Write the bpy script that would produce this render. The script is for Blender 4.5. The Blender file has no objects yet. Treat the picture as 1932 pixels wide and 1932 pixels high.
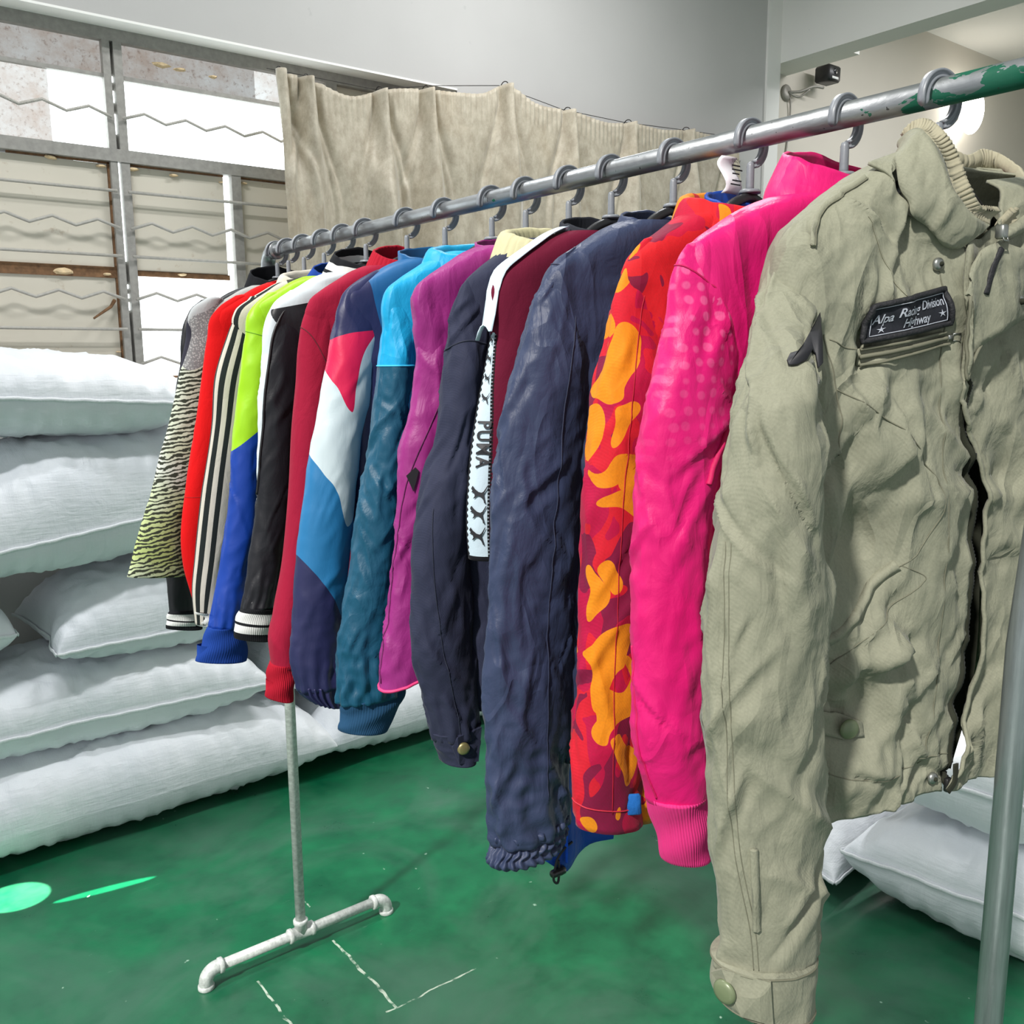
import bpy, math, random
import numpy as np
from mathutils import Vector, Matrix
from mathutils.bvhtree import BVHTree

# ------------------------------------------------------------------ camera, sky, light, exposure
SC = bpy.context.scene
COL = SC.collection
R = math.radians
cd = bpy.data.cameras.new('camera')
cam = bpy.data.objects.new('camera', cd)
COL.objects.link(cam)
cd.sensor_width = 36.0
cd.lens = 36.0 * 1729.29 / 1932.0
cd.clip_start = 0.02
cam.location = (-0.85487, -1.99231, 1.46022)
_yaw, _pit, _rol = R(37.6001), R(9.4611), R(-0.4502)
_fw = Vector((math.sin(_yaw) * math.cos(_pit), math.cos(_yaw) * math.cos(_pit), -math.sin(_pit)))
_r = Vector((math.cos(_yaw), -math.sin(_yaw), 0.0))
_u = _r.cross(_fw)
_r2 = _r * math.cos(_rol) + _u * math.sin(_rol)
_u2 = _r2.cross(_fw)
cam.rotation_euler = Matrix((_r2, _u2, -_fw)).transposed().to_euler()
SC.camera = cam

world = bpy.data.worlds.new('sky')
SC.world = world
world.use_nodes = True
bg = world.node_tree.nodes['Background']
bg.inputs[0].default_value = (0.90, 0.96, 1.0, 1)
bg.inputs[1].default_value = 0.60

def sun_toward(name, d, strength, angle, colour):
    l = bpy.data.lights.new(name, 'SUN')
    l.energy = strength
    l.angle = angle
    l.color = colour
    o = bpy.data.objects.new(name, l)
    COL.objects.link(o)
    o.rotation_euler = Vector(d).to_track_quat('-Z', 'Y').to_euler()
    return o
sun_toward('sun', (0.70, 0.26, -0.67), 4.8, R(3.5), (1.0, 0.97, 0.92))
def fill_lamp(name, loc, rz, watts):
    l = bpy.data.lights.new(name, 'AREA'); l.shape = 'RECTANGLE'; l.size = 1.2; l.size_y = 0.12; l.energy = watts; l.color = (0.97, 0.98, 1.0)
    o = bpy.data.objects.new(name, l); COL.objects.link(o); o.location = loc; o.rotation_euler = (0, 0, rz)
for _x, _y, _w in ((-0.8, 0.2, 44), (1.7, 0.5, 52), (5.0, 0.2, 54)): fill_lamp('added_fill_lamp', (_x, _y, 3.70), 0.0, _w)  # unseen overhead area lamps, added to brighten the back of the room
def sunbeam(name, at, size, sy, watts, rz):
    l = bpy.data.lights.new(name, 'SPOT'); l.energy = watts; l.spot_size = size; l.spot_blend = 0.08; l.shadow_soft_size = 0.004; l.color = (1, 0.98, 0.92)
    o = bpy.data.objects.new(name, l); COL.objects.link(o); o.location = (-2.0, 0.2, 2.1)
    o.rotation_euler = ((Vector(at) - Vector(o.location)).to_track_quat('-Z', 'Y') @ Matrix.Rotation(rz, 3, 'Z').to_quaternion()).to_euler(); o.scale = (1, sy, 1)
sunbeam('window_sunbeam', (-0.53, 0.70, 0.0), R(3.7), 0.75, 4200, R(20))
sunbeam('window_sunbeam', (-0.325, 0.585, 0.0), R(4.6), 0.13, 3600, R(62))

SC.view_settings.view_transform = 'Standard'
SC.view_settings.look = 'None'
SC.view_settings.gamma = 1.0
SC.view_settings.use_curve_mapping = False
SC.view_settings.exposure = -0.05
H = 1.6975      # height of the rail's axis

# ------------------------------------------------------------------ noise
_rng = np.random.RandomState(7)
_G = _rng.randn(256, 3)
_G /= np.linalg.norm(_G, axis=1)[:, None]
def gnoise(p, seed=0):
    p = np.asarray(p, float) + seed * 17.31
    i = np.floor(p).astype(np.int64)
    f = p - i
    w = f * f * f * (f * (f * 6 - 15) + 10)
    out = np.zeros(p.shape[:-1])
    for dx in (0, 1):
        for dy in (0, 1):
            for dz in (0, 1):
                h = ((i[..., 0] + dx) * 73856093) ^ ((i[..., 1] + dy) * 19349663) ^ ((i[..., 2] + dz) * 83492791)
                h = (h ^ (h >> 13)) * 1274126177
                g = _G[(h ^ (h >> 16)) & 255]
                d = f - np.array([dx, dy, dz])
                wt = np.abs(1 - dx - w[..., 0]) * np.abs(1 - dy - w[..., 1]) * np.abs(1 - dz - w[..., 2])
                out += wt * (g * d).sum(-1)
    return out * 1.6
def ridged(p, seed=0):
    return 0.45 - np.abs(gnoise(p, seed)) * 1.5
def creases(L, Z, n, amp, width, seed, lr, zr, steep=0.9, ln=(0.05, 0.16)):
    """pressed fold lines: n straight ridge-and-valley creases scattered over a cloth of lateral range lr and height range zr"""
    g = np.random.RandomState(seed); out = np.zeros_like(L)
    for _ in range(n):
        l0, z0 = g.uniform(*lr), g.uniform(*zr); a = g.normal(0, 0.55)*steep + (0.5 if g.rand() < .5 else -0.5)*0.9
        h = g.uniform(*ln)/2; w = width*g.uniform(.6, 1.6); s = amp*g.uniform(.4, 1.0)*(1 if g.rand() < .7 else -1)
        ca, sa = math.cos(a), math.sin(a)
        p = (L-l0)*sa + (Z-z0)*ca; d = (L-l0)*ca - (Z-z0)*sa + 0.05*p*p/h*g.uniform(-1, 1)
        k = np.clip(1-(p/h)**2, 0, 1); q = d/w
        out += s*k*(0.75*np.exp(-np.abs(q)*1.5) - 0.5*np.exp(-((q-1.6)/1.1)**2))
    return out
def smooth(a, b, x):
    t = np.clip((np.asarray(x, float) - a) / (b - a), 0, 1)
    return t * t * (3 - 2 * t)
def interp(ts, xs, t):
    """Smooth (Catmull-Rom) interpolation of columns xs at knots ts."""
    ts = np.asarray(ts, float); xs = np.asarray(xs, float); t = np.asarray(t, float)
    if xs.ndim == 1: xs = xs[:, None]
    m = np.gradient(xs, ts, axis=0) if len(ts) > 2 else np.repeat((xs[1:] - xs[:-1]) / (ts[1] - ts[0]), 2, 0)
    k = np.clip(np.searchsorted(ts, t, side='right') - 1, 0, len(ts) - 2)
    h = (ts[k + 1] - ts[k]); s = np.clip((t - ts[k]) / h, 0, 1)[:, None]; h = h[:, None]
    return ((2*s**3-3*s**2+1)*xs[k] + (s**3-2*s**2+s)*h*m[k] + (-2*s**3+3*s**2)*xs[k+1] + (s**3-s**2)*h*m[k+1])

# ------------------------------------------------------------------ objects
def tag(o, label=None, cat=None, group=None, kind=None):
    if label: o['label'] = label
    if cat: o['category'] = cat
    if group: o['group'] = group
    if kind: o['kind'] = kind
    return o
def empty(name, loc=(0, 0, 0), rz=0.0, label=None, cat=None, group=None, kind=None, parent=None):
    o = bpy.data.objects.new(name, None)
    o.empty_display_size = 0.05
    COL.objects.link(o)
    o.location = loc
    o.rotation_euler = (0, 0, rz)
    if parent: o.parent = parent
    return tag(o, label, cat, group, kind)
def obj(name, V, F, mat, parent=None, uv=None, flat=False, label=None, mats=None, fmat=None):
    me = bpy.data.meshes.new(name)
    V = np.asarray(V, float).reshape(-1, 3)
    me.from_pydata(V.tolist(), [], [list(map(int, f)) for f in F])
    if not flat:
        me.polygons.foreach_set('use_smooth', [True] * len(me.polygons))
    if uv is not None:
        uv = np.asarray(uv, float).reshape(-1, 2)
        ul = me.uv_layers.new(name='UVMap')
        li = np.empty(len(me.loops), int)
        me.loops.foreach_get('vertex_index', li)
        ul.data.foreach_set('uv', uv[li].ravel())
    for m in (mats or [mat]):
        me.materials.append(m)
    if fmat is not None:
        me.polygons.foreach_set('material_index', list(map(int, fmat)))
    me.update()
    o = bpy.data.objects.new(name, me)
    COL.objects.link(o)
    if parent: o.parent = parent
    if label: o['label'] = label
    return o
def grid_faces(n, m, closed=True, off=0):
    F = []
    for i in range(n - 1):
        for j in range(m if closed else m - 1):
            k = (j + 1) % m
            F.append((off + i*m + j, off + i*m + k, off + (i+1)*m + k, off + (i+1)*m + j))
    return F
class MB:
    """collects pieces that make up ONE part"""
    def __init__(s): s.v = []; s.f = []; s.n = 0
    def add(s, V, F):
        V = np.asarray(V, float).reshape(-1, 3)
        s.v.append(V); s.f += [tuple(int(i) + s.n for i in f) for f in F]; s.n += len(V)
        return s
    def box(s, lo, hi, bev=0.0):
        x0, y0, z0 = lo; x1, y1, z1 = hi
        if not bev:
            V = [(x, y, z) for x in (x0, x1) for y in (y0, y1) for z in (z0, z1)]
            return s.add(V, [(0,1,3,2),(4,6,7,5),(0,4,5,1),(2,3,7,6),(0,2,6,4),(1,5,7,3)])
        b = bev
        prof = [(x0+b,y0),(x1-b,y0),(x1,y0+b),(x1,y1-b),(x1-b,y1),(x0+b,y1),(x0,y1-b),(x0,y0+b)]
        inn = [(min(max(x, x0+b), x1-b), min(max(y, y0+b), y1-b)) for x, y in prof]
        V = [(x, y, z0) for x, y in inn] + [(x, y, z0+b) for x, y in prof] + [(x, y, z1-b) for x, y in prof] + [(x, y, z1) for x, y in inn]
        F = grid_faces(4, 8) + [tuple(range(7, -1, -1)), tuple(range(24, 32))]
        return s.add(V, F)
    def tube(s, path, r, seg=12, cap=True, prof=None, closed=False):
        P = np.asarray(path, float); n = len(P)
        rr = np.broadcast_to(np.asarray(r, float), (n,))
        T = np.gradient(P, axis=0)
        if closed: T = np.roll(P, -1, 0) - np.roll(P, 1, 0)
        T /= np.linalg.norm(T, axis=1)[:, None] + 1e-12
        a = np.array([0, 0, 1.0]) if abs(T[0][2]) < 0.9 else np.array([1.0, 0, 0])
        N = np.cross(np.cross(T[0], a), T[0]); N /= np.linalg.norm(N)
        if prof is None:
            th = np.linspace(0, 2*np.pi, seg, endpoint=False)
            prof = np.stack([np.cos(th), np.sin(th)], 1)
        prof = np.asarray(prof, float); m = len(prof)
        V = []
        for i in range(n):
            N = N - T[i] * (N @ T[i]); N /= np.linalg.norm(N)
            B = np.cross(T[i], N)
            V.append(P[i] + rr[i] * (prof[:, :1] * N + prof[:, 1:] * B))
        F = grid_faces(n, m)
        if closed:
            F += [((n-1)*m + j, (n-1)*m + (j+1) % m, (j+1) % m, j) for j in range(m)]
        elif cap:
            F += [tuple(range(m-1, -1, -1)), tuple(range((n-1)*m, n*m))]
        return s.add(np.concatenate(V), F)
    def lathe(s, prof, c, axis='z', seg=24):
        """prof: (radius, height) list; axis of turning through c"""
        th = np.linspace(0, 2*np.pi, seg, endpoint=False)
        V = []
        for r, h in prof:
            x, y = r*np.cos(th), r*np.sin(th); z = np.full(seg, h)
            q = {'z': (x, y, z), 'y': (x, z, y), 'x': (z, x, y)}[axis]
            V.append(np.stack(q, 1) + np.asarray(c, float))
        return s.add(np.concatenate(V), grid_faces(len(prof), seg) + [tuple(range(seg-1, -1, -1)), tuple(range((len(prof)-1)*seg, len(prof)*seg))])
    def build(s, name, mat, parent=None, flat=False, label=None):
        return obj(name, np.concatenate(s.v), s.f, mat, parent, flat=flat, label=label)
def bez(pts, n=40):
    """smooth path through points"""
    P = np.asarray(pts, float)
    d = np.r_[0, np.cumsum(np.linalg.norm(np.diff(P, axis=0), axis=1))]
    return interp(d, P, np.linspace(0, d[-1], n))

# ------------------------------------------------------------------ materials
class NT:
    def __init__(s, name):
        s.m = bpy.data.materials.new(name); s.m.use_nodes = True
        s.t = s.m.node_tree
        s.b = s.t.nodes['Principled BSDF']
    def n(s, typ, **kw):
        nd = s.t.nodes.new('ShaderNode' + typ)
        for k, v in kw.items():
            if k.startswith('i_'): s.put(nd.inputs[k[2:]] if not k[2:].isdigit() else nd.inputs[int(k[2:])], v)
            else: setattr(nd, k, v)
        return nd
    def put(s, sock, v):
        if isinstance(v, bpy.types.NodeSocket): s.t.links.new(v, sock)
        elif isinstance(v, (tuple, list)) and sock.type == 'RGBA': sock.default_value = tuple(v)[:3] + (1,)
        else: sock.default_value = v
    def math(s, op, a, b=0.0, c=None):
        nd = s.n('Math', operation=op); s.put(nd.inputs[0], a); s.put(nd.inputs[1], b)
        if c is not None: s.put(nd.inputs[2], c)
        return nd.outputs[0]
    def mix(s, f, a, b, blend='MIX'):
        nd = s.n('Mix', data_type='RGBA', blend_type=blend)
        s.put(nd.inputs[0], f); s.put(nd.inputs[6], a); s.put(nd.inputs[7], b)
        return nd.outputs[2]
    def coord(s, what='Object'): return s.n('TexCoord').outputs[what]
    def uv(s):
        sp = s.n('SeparateXYZ'); s.t.links.new(s.coord('UV'), sp.inputs[0]); return sp.outputs[0], sp.outputs[1]
    def xyz(s, v=None):
        sp = s.n('SeparateXYZ'); s.t.links.new(v or s.coord(), sp.inputs[0]); return sp.outputs
    def scaled(s, v, sc, loc=(0, 0, 0), rot=(0, 0, 0)):
        mp = s.n('Mapping'); s.t.links.new(v, mp.inputs[0]); mp.inputs['Scale'].default_value = sc
        mp.inputs['Location'].default_value = loc; mp.inputs['Rotation'].default_value = rot; return mp.outputs[0]
    def noise(s, v=None, scale=5.0, detail=3.0, rough=0.5, dist=0.0, col=False):
        nd = s.n('TexNoise'); s.t.links.new(v or s.coord(), nd.inputs['Vector'])
        nd.inputs['Scale'].default_value = scale; nd.inputs['Detail'].default_value = detail
        nd.inputs['Roughness'].default_value = rough; nd.inputs['Distortion'].default_value = dist
        return nd.outputs[1 if col else 0]
    def ramp(s, f, *stops):
        nd = s.n('ValToRGB'); el = nd.color_ramp.elements
        while len(el) < len(stops): el.new(0.5)
        for e, (p, c) in zip(el, stops):
            e.position = p; e.color = (c, c, c, 1) if not isinstance(c, (tuple, list)) else tuple(c)[:3] + (1,)
        s.put(nd.inputs[0], f); return nd.outputs[0]
    def curve(s, x, pts):
        nd = s.n('FloatCurve'); c = nd.mapping.curves[0]
        pts = sorted(pts)
        c.points[0].location = pts[0]; c.points[-1].location = pts[-1]
        for p in pts[1:-1]: c.points.new(*p)
        for p in c.points: p.handle_type = 'AUTO'
        nd.mapping.update(); s.put(nd.inputs['Value'], x); return nd.outputs[0]
    def band(s, x, a, b):
        return s.math('MULTIPLY', s.math('GREATER_THAN', x, a), s.math('LESS_THAN', x, b))
    def bump(s, h, strength=0.3, dist=0.01, prev=None):
        nd = s.n('Bump'); nd.inputs['Strength'].default_value = strength; nd.inputs['Distance'].default_value = dist
        s.put(nd.inputs['Height'], h)
        if prev is not None: s.t.links.new(prev, nd.inputs['Normal'])
        return nd.outputs[0]
    def out(s, col=None, rough=0.6, metal=0.0, normal=None, sheen=0.0, spec=None, coat=0.0):
        if col is not None: s.put(s.b.inputs['Base Color'], col)
        s.put(s.b.inputs['Roughness'], rough); s.put(s.b.inputs['Metallic'], metal)
        if normal is not None: s.t.links.new(normal, s.b.inputs['Normal'])
        if sheen: s.b.inputs['Sheen Weight'].default_value = sheen; s.b.inputs['Sheen Roughness'].default_value = 0.4
        if spec is not None: s.b.inputs['Specular IOR Level'].default_value = spec
        if coat: s.b.inputs['Coat Weight'].default_value = coat
        return s.m
def srgb(r, g, b):
    f = lambda c: (c/255/12.92) if c/255 <= 0.04045 else ((c/255+0.055)/1.055)**2.4
    return (f(r), f(g), f(b))
def plain(name, col, rough=0.6, metal=0.0, bump=0.0, scale=60, var=0.06, sheen=0.0, spec=None):
    t = NT(name)
    nz = t.noise(scale=scale, detail=4)
    c = t.mix(t.ramp(nz, (0.3, 0.0), (0.7, 1.0)), tuple(v*(1-var) for v in col), tuple(min(1, v*(1+var)) for v in col))
    return t.out(c, rough, metal, t.bump(nz, bump, 0.004) if bump else None, sheen, spec)
def cloth_finish(t, col, kind, amount=1.0):
    """weave, crumple relief and sheen for a garment of the given kind"""
    v = t.coord()
    col = t.mix(1.0, col, (0.76, 0.76, 0.76), 'MULTIPLY')
    cr = t.noise(t.scaled(v, (1.3, 1.3, 0.62), rot=(0.2, 0.5, 0.3)), scale=26, detail=5, rough=0.55, dist=0.6)
    cr2 = t.noise(t.scaled(v, (1, 1, 0.4)), scale=11, detail=3, rough=0.5, dist=1.2)
    rid = t.math('ABSOLUTE', t.math('SUBTRACT', cr2, 0.5))
    mk = t.ramp(t.noise(v, scale=7, detail=2), (0.42, 0.15), (0.62, 1))
    def crease(sc, rot, scale, w):
        n = t.noise(t.scaled(v, sc, rot=rot), scale=scale, detail=1.5, rough=0.4, dist=0.35)
        return t.math('MULTIPLY', t.ramp(t.math('ABSOLUTE', t.math('SUBTRACT', n, 0.5)), (0.0, 1), (w, 0)), mk)
    c1 = crease((1, 1, 0.42), (0.0, 0.55, 0.2), 13, 0.11); c2 = crease((1, 1, 0.36), (0.3, -0.7, 0.1), 24, 0.10)
    if kind == 'nylon':
        nrm = t.bump(cr, 0.26*amount, 0.010); nrm = t.bump(c1, 0.50*amount, 0.006, nrm); nrm = t.bump(c2, 0.40*amount, 0.004, nrm); rough, sheen, spec = 0.48, 0.03, 0.32
        fine = t.noise(v, scale=700, detail=1); nrm = t.bump(fine, 0.06, 0.001, nrm)
    elif kind == 'twill':
        w = t.n('TexWave', wave_type='BANDS', bands_direction='DIAGONAL'); t.t.links.new(t.scaled(v, (1, 0.25, 0.62)), w.inputs[0])
        w.inputs['Scale'].default_value = 240; w.inputs['Distortion'].default_value = 0.5
        nrm = t.bump(cr, 0.24*amount, 0.010); nrm = t.bump(c1, 0.42*amount, 0.006, nrm); nrm = t.bump(c2, 0.34*amount, 0.004, nrm); nrm = t.bump(w.outputs[1], 0.12, 0.0006, nrm); rough, sheen, spec = 0.75, 0.06, 0.2
        fz = t.noise(v, scale=420, detail=1); col = t.mix(t.math('MULTIPLY', fz, 0.22), col, (0.02, 0.02, 0.02))
    elif kind == 'satin':
        nrm = t.bump(cr, 0.14*amount, 0.010); nrm = t.bump(c1, 0.22*amount, 0.005, nrm); rough, sheen, spec = 0.45, 0.02, 0.35
    else:   # jersey, soft knit
        nrm = t.bump(cr, 0.15*amount, 0.012); rough, sheen, spec = 0.85, 0.05, 0.15
        fine = t.noise(v, scale=500, detail=2); nrm = t.bump(fine, 0.12, 0.0015, nrm)
    worn = t.noise(v, scale=9, detail=4)
    col = t.mix(t.ramp(worn, (0.35, 0.0), (0.75, 0.12)), col, t.mix(1.0, col, (1.5, 1.5, 1.5), 'MULTIPLY')) if kind != 'jersey' else col
    return t.out(col, rough, 0, nrm, sheen, spec)
def cloth(name, col, kind='nylon', amount=1.0):
    return cloth_finish(NT(name), tuple(col) + (1,), kind, amount)

# ------------------------------------------------------------------ setting
def mat_floor():
    t = NT('green_floor_paint'); v = t.coord()
    big = t.noise(v, scale=1.7, detail=5, rough=0.6, dist=0.8)
    mid = t.noise(v, scale=7, detail=6, rough=0.65)
    col = t.mix(t.ramp(mid, (0.35, 0), (0.7, 1)), srgb(3, 76, 49), srgb(6, 102, 63))
    col = t.mix(t.ramp(big, (0.44, 0), (0.64, 0.75)), col, srgb(60, 96, 79))
    sc = t.noise(t.scaled(v, (2.0, 14, 1), rot=(0, 0, 0.5)), scale=3.2, detail=7, rough=0.75)
    col = t.mix(t.ramp(sc, (0.66, 0), (0.78, 0.55)), col, srgb(150, 190, 165))
    spk = t.noise(v, scale=34, detail=2, rough=0.4)
    col = t.mix(t.ramp(spk, (0.755, 0), (0.79, 0.6)), col, srgb(170, 200, 180))
    x, y, z = t.xyz()
    wob = t.math('MULTIPLY', t.math('SUBTRACT', t.noise(v, scale=16, detail=2), 0.5), 0.02)
    flake = t.ramp(t.noise(v, scale=38, detail=3), (0.40, 0), (0.56, 1))
    def joint(coord, at, lo, hi, other, w):
        d = t.math('ABSOLUTE', t.math('SUBTRACT', t.math('ADD', coord, wob), at))
        return t.math('MULTIPLY', t.math('LESS_THAN', d, w), t.band(other, lo, hi))
    lines = t.math('ADD', joint(x, 0.078, -0.335, -0.02, y, 0.0035), joint(y, -0.335, 0.05, 0.30, x, 0.0022))
    lines = t.math('ADD', lines, joint(x, -0.137, -0.9, -0.05, y, 0.0028))
    lines = t.math('ADD', lines, joint(x, 0.094, 0.15, 0.24, y, 0.002))
    col = t.mix(t.math('MULTIPLY', t.math('MULTIPLY', lines, flake), 0.75), col, srgb(196, 206, 190))
    rough = t.ramp(mid, (0.3, 0.26), (0.8, 0.46))
    nrm = t.bump(mid, 0.10, 0.01); nrm = t.bump(spk, 0.08, 0.003, nrm)
    return t.out(col, rough, 0, nrm, spec=0.5)
def mat_wall(name, c, var=0.05):
    t = NT(name); v = t.coord()
    n = t.noise(v, scale=1.3, detail=4); f = t.noise(v, scale=60, detail=3)
    col = t.mix(t.ramp(n, (0.3, 0), (0.7, 1)), tuple(q*(1-var) for q in c), tuple(min(1, q*(1+var)) for q in c))
    sp = t.noise(v, scale=16, detail=2)
    col = t.mix(t.ramp(sp, (0.74, 0), (0.78, 0.25)), col, (0.3, 0.3, 0.29))
    return t.out(col, 0.85, 0, t.bump(f, 0.06, 0.004))
M_floor = mat_floor()
M_grey = mat_wall('grey_plaster', srgb(184, 182, 179))
M_white = mat_wall('white_plaster', srgb(224, 222, 217), 0.03)
M_warm = mat_wall('warm_plaster', srgb(206, 199, 187), 0.03)
def slab(name, lo, hi, mat, parent=None, kind='structure', label=None):
    o = MB().box(lo, hi).build(name, mat, parent, flat=True, label=label)
    if parent is None: o['kind'] = kind
    return o
slab('floor', (-3.2, -4.2, -0.1), (8.2, 1.9, 0.0), M_floor)
slab('ceiling', (-5.5, -0.80, 3.75), (8.2, 1.9, 3.9), M_white)  # in view only at far right; unseen edges shaped to shade the back wall
slab('ceiling', (-1.15, -4.2, 3.75), (8.2, -0.80, 3.9), M_white)  # out-of-view slab added to narrow the sun and limit the sunlit floor
# far wall: plastered part right of the window, a deep lintel above it and the low wall under it
slab('wall_back', (1.62, 1.60, 0.0), (3.80, 1.90, 3.75), M_grey)
slab('wall_lintel', (-3.2, 1.60, 2.655), (1.62, 1.90, 3.75), M_grey)
slab('wall_parapet', (-3.2, 1.64, 0.0), (1.62, 1.90, 1.40), M_white)
slab('wall_pillar', (3.80, 1.585, 0.0), (3.92, 1.90, 3.75), M_white)
slab('wall_right', (3.92, 1.75, 0.0), (8.2, 1.90, 3.75), M_warm)
slab('wall_side', (8.2, -4.2, 0.0), (8.35, 1.9, 3.9), M_warm)
slab('trim_beam', (3.92, -3.0, 3.165), (4.10, 1.75, 3.75), M_white)
slab('trim_beam_corbel', (4.10, 1.25, 3.18), (4.20, 1.75, 3.75), M_white)
slab('trim_soffit', (-3.2, 1.597, 2.648), (1.62, 1.69, 2.656), mat_wall('white_soffit', srgb(240, 238, 233), 0.02))
# reveal: bright soffit with crumbling filler along the frame
def mat_plaster_edge():
    t = NT('flaking_filler'); n = t.noise(scale=40, detail=5)
    return t.out(t.mix(t.ramp(n, (0.45, 0), (0.6, 1)), srgb(235, 232, 226), srgb(120, 112, 104)), 0.9, 0, t.bump(n, 0.6, 0.01))

# window: steel frame, panes, painted-over boards, security bars
M_frame = plain('old_grey_window_steel', srgb(150, 147, 141), 0.6, 0.0, 0.3, 45, 0.14)
M_bar = plain('painted_window_bar', srgb(176, 172, 164), 0.55, 0, 0.2, 90, 0.10)
def mat_board(name, c, edge):
    t = NT(name); v = t.coord()
    n = t.noise(v, scale=2.4, detail=5); st = t.noise(v, scale=22, detail=6, rough=0.7)
    col = t.mix(t.ramp(n, (0.35, 0), (0.7, 1)), tuple(q*0.93 for q in c), c)
    col = t.mix(t.ramp(st, (0.62, 0), (0.72, 0.55)), col, edge)
    return t.out(col, 0.7, 0, t.bump(n, 0.1, 0.01))
M_board = mat_board('painted_window_board', srgb(212, 205, 189), srgb(170, 148, 122))

M_edge = plain('brown_broken_wood', srgb(120, 88, 60), 0.85, 0, 0.5, 60, 0.3)
M_foam = plain('crumbly_yellow_filler', srgb(226, 200, 160), 0.9, 0, 0.8, 80, 0.15)
def mat_litpane(name, dirt, strength):
    t = NT(name); v = t.coord(); x, y, z = t.xyz()
    n = t.noise(v, scale=9, detail=7, rough=0.7); m = t.noise(v, scale=60, detail=3, rough=0.7)
    col = t.mix(t.ramp(n, (0.5 - dirt*0.3, 0), (0.72, dirt)), (0.90, 0.985, 1.0), srgb(196, 178, 164))
    col = t.mix(t.math('MULTIPLY', t.ramp(m, (0.55, 0), (0.7, 0.6)), dirt), col, srgb(150, 130, 118))
    e = t.n('Emission'); t.put(e.inputs[0], col); e.inputs[1].default_value = strength
    t.t.links.new(e.outputs[0], t.t.nodes['Material Output'].inputs[0])
    return t.m
M_lit = mat_litpane('daylit_frosted_pane', 0.05, 4.5)
M_litdirty = mat_litpane('daylit_stained_pane', 0.85, 1.15)
M_board2 = mat_litpane('grimy_translucent_pane', 1.0, 0.62)
win = empty('window_1', (0.3, 1.72, 1.40), kind='structure')
WL = (-0.3, -1.72, -1.40)
def wpart(name, mb, mat, parent=win, flat=True, label=None):
    o = mb.build(name, mat, None, flat=flat, label=label); o.parent = parent; o.location = WL if parent is win else (0, 0, 0)
    return o
def wbox(name, x0, x1, z0, z1, mat, y0=-0.02, y1=0.02, label=None, parent=win):
    return wpart(name, MB().box((x0, 1.72+y0, z0), (x1, 1.72+y1, z1)), mat, parent, label=label)
wbox('frame_head', -1.6, 1.62, 2.605, 2.655, M_frame, -0.03, 0.04)
wbox('frame_sill', -1.6, 1.62, 1.392, 1.408, M_edge, -0.06, 0.05, label='brown wooden sill')
wbox('transom', -1.6, 1.62, 2.188, 2.232, M_frame, -0.034, 0.034)
for x0, x1, z1 in ((0.138, 0.164, 2.605), (0.176, 0.206, 2.605), (0.592, 0.630, 2.19), (-0.80, -0.74, 2.605), (1.02, 1.07, 2.605)):
    wbox('mullion', x0, x1, 1.40, z1, M_frame, -0.03, 0.03)
wbox('mullion_slit', 0.164, 0.176, 1.40, 2.605, M_frame, 0.0, 0.02)
for z0, z1 in ((1.835, 2.20), (1.735, 1.75), (1.70, 1.715), (1.655, 1.685), (2.40, 2.44), (2.47, 2.49), (2.29, 2.36)):
    wbox('gap_pane', 0.1655, 0.1745, z0, z1, M_lit, -0.006, -0.002, label='slit of daylight between the frames')
wbox('gap_pane', 0.570, 0.590, 1.62, 2.19, M_lit, 0.0, 0.01, label='slit of daylight beside the right casement')
# upper lights
wbox('glazing_bar', -1.6, 0.14, 2.478, 2.492, M_frame, -0.02, 0.02)
wbox('glazing_bar', 0.206, 1.02, 2.478, 2.494, M_frame, -0.02, 0.02)
wbox('pane', -0.74, 0.138, 2.492, 2.605, M_board2, 0.0, 0.012, label='grimy grey top pane')
wbox('pane', 0.206, 0.72, 2.494, 2.605, M_board2, 0.0, 0.012, label='stained beige top pane')
wbox('pane', 0.72, 1.02, 2.494, 2.605, M_litdirty, 0.002, 0.012, label='broken corner of the top pane')
wbox('pane', -0.74, -0.045, 2.232, 2.478, M_litdirty, 0.0, 0.012, label='rust-stained translucent pane')
wbox('pane', -0.045, 0.138, 2.232, 2.478, M_lit, 0.0, 0.012, label='bright frosted pane')
wbox('pane', 0.206, 1.02, 2.232, 2.478, M_lit, 0.0, 0.012, label='wide bright frosted pane')
wbox('pane', -1.6, -0.80, 2.232, 2.605, M_lit, 0.0, 0.012)
# lower lights
wbox('board', -0.74, 0.130, 1.812, 2.180, M_board, -0.004, 0.012)
wbox('board', -0.74, 0.130, 1.42, 1.772, M_board, -0.004, 0.012)
wbox('board_rail', -0.74, 0.134, 1.772, 1.812, M_edge, -0.012, 0.012, label='broken brown wooden rail')
wbox('gap_pane', 0.02, 0.10, 2.181, 2.188, M_lit, 0.0, 0.008)
wbox('board', 0.212, 0.566, 1.805, 2.180, M_board, -0.004, 0.012)
wbox('board_rail', 0.206, 0.57, 1.783, 1.803, M_edge, -0.012, 0.012)
wbox('pane', 0.206, 0.57, 1.405, 1.783, M_lit, 0.0, 0.012, label='bright open lower pane')
wbox('board', 0.634, 1.02, 1.45, 2.18, M_board, -0.004, 0.012)
wbox('pane', 1.07, 1.62, 1.40, 2.605, M_board, 0.0, 0.012)
wbox('pane', -1.6, -0.80, 1.40, 2.188, M_lit, 0.0, 0.012)
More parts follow.
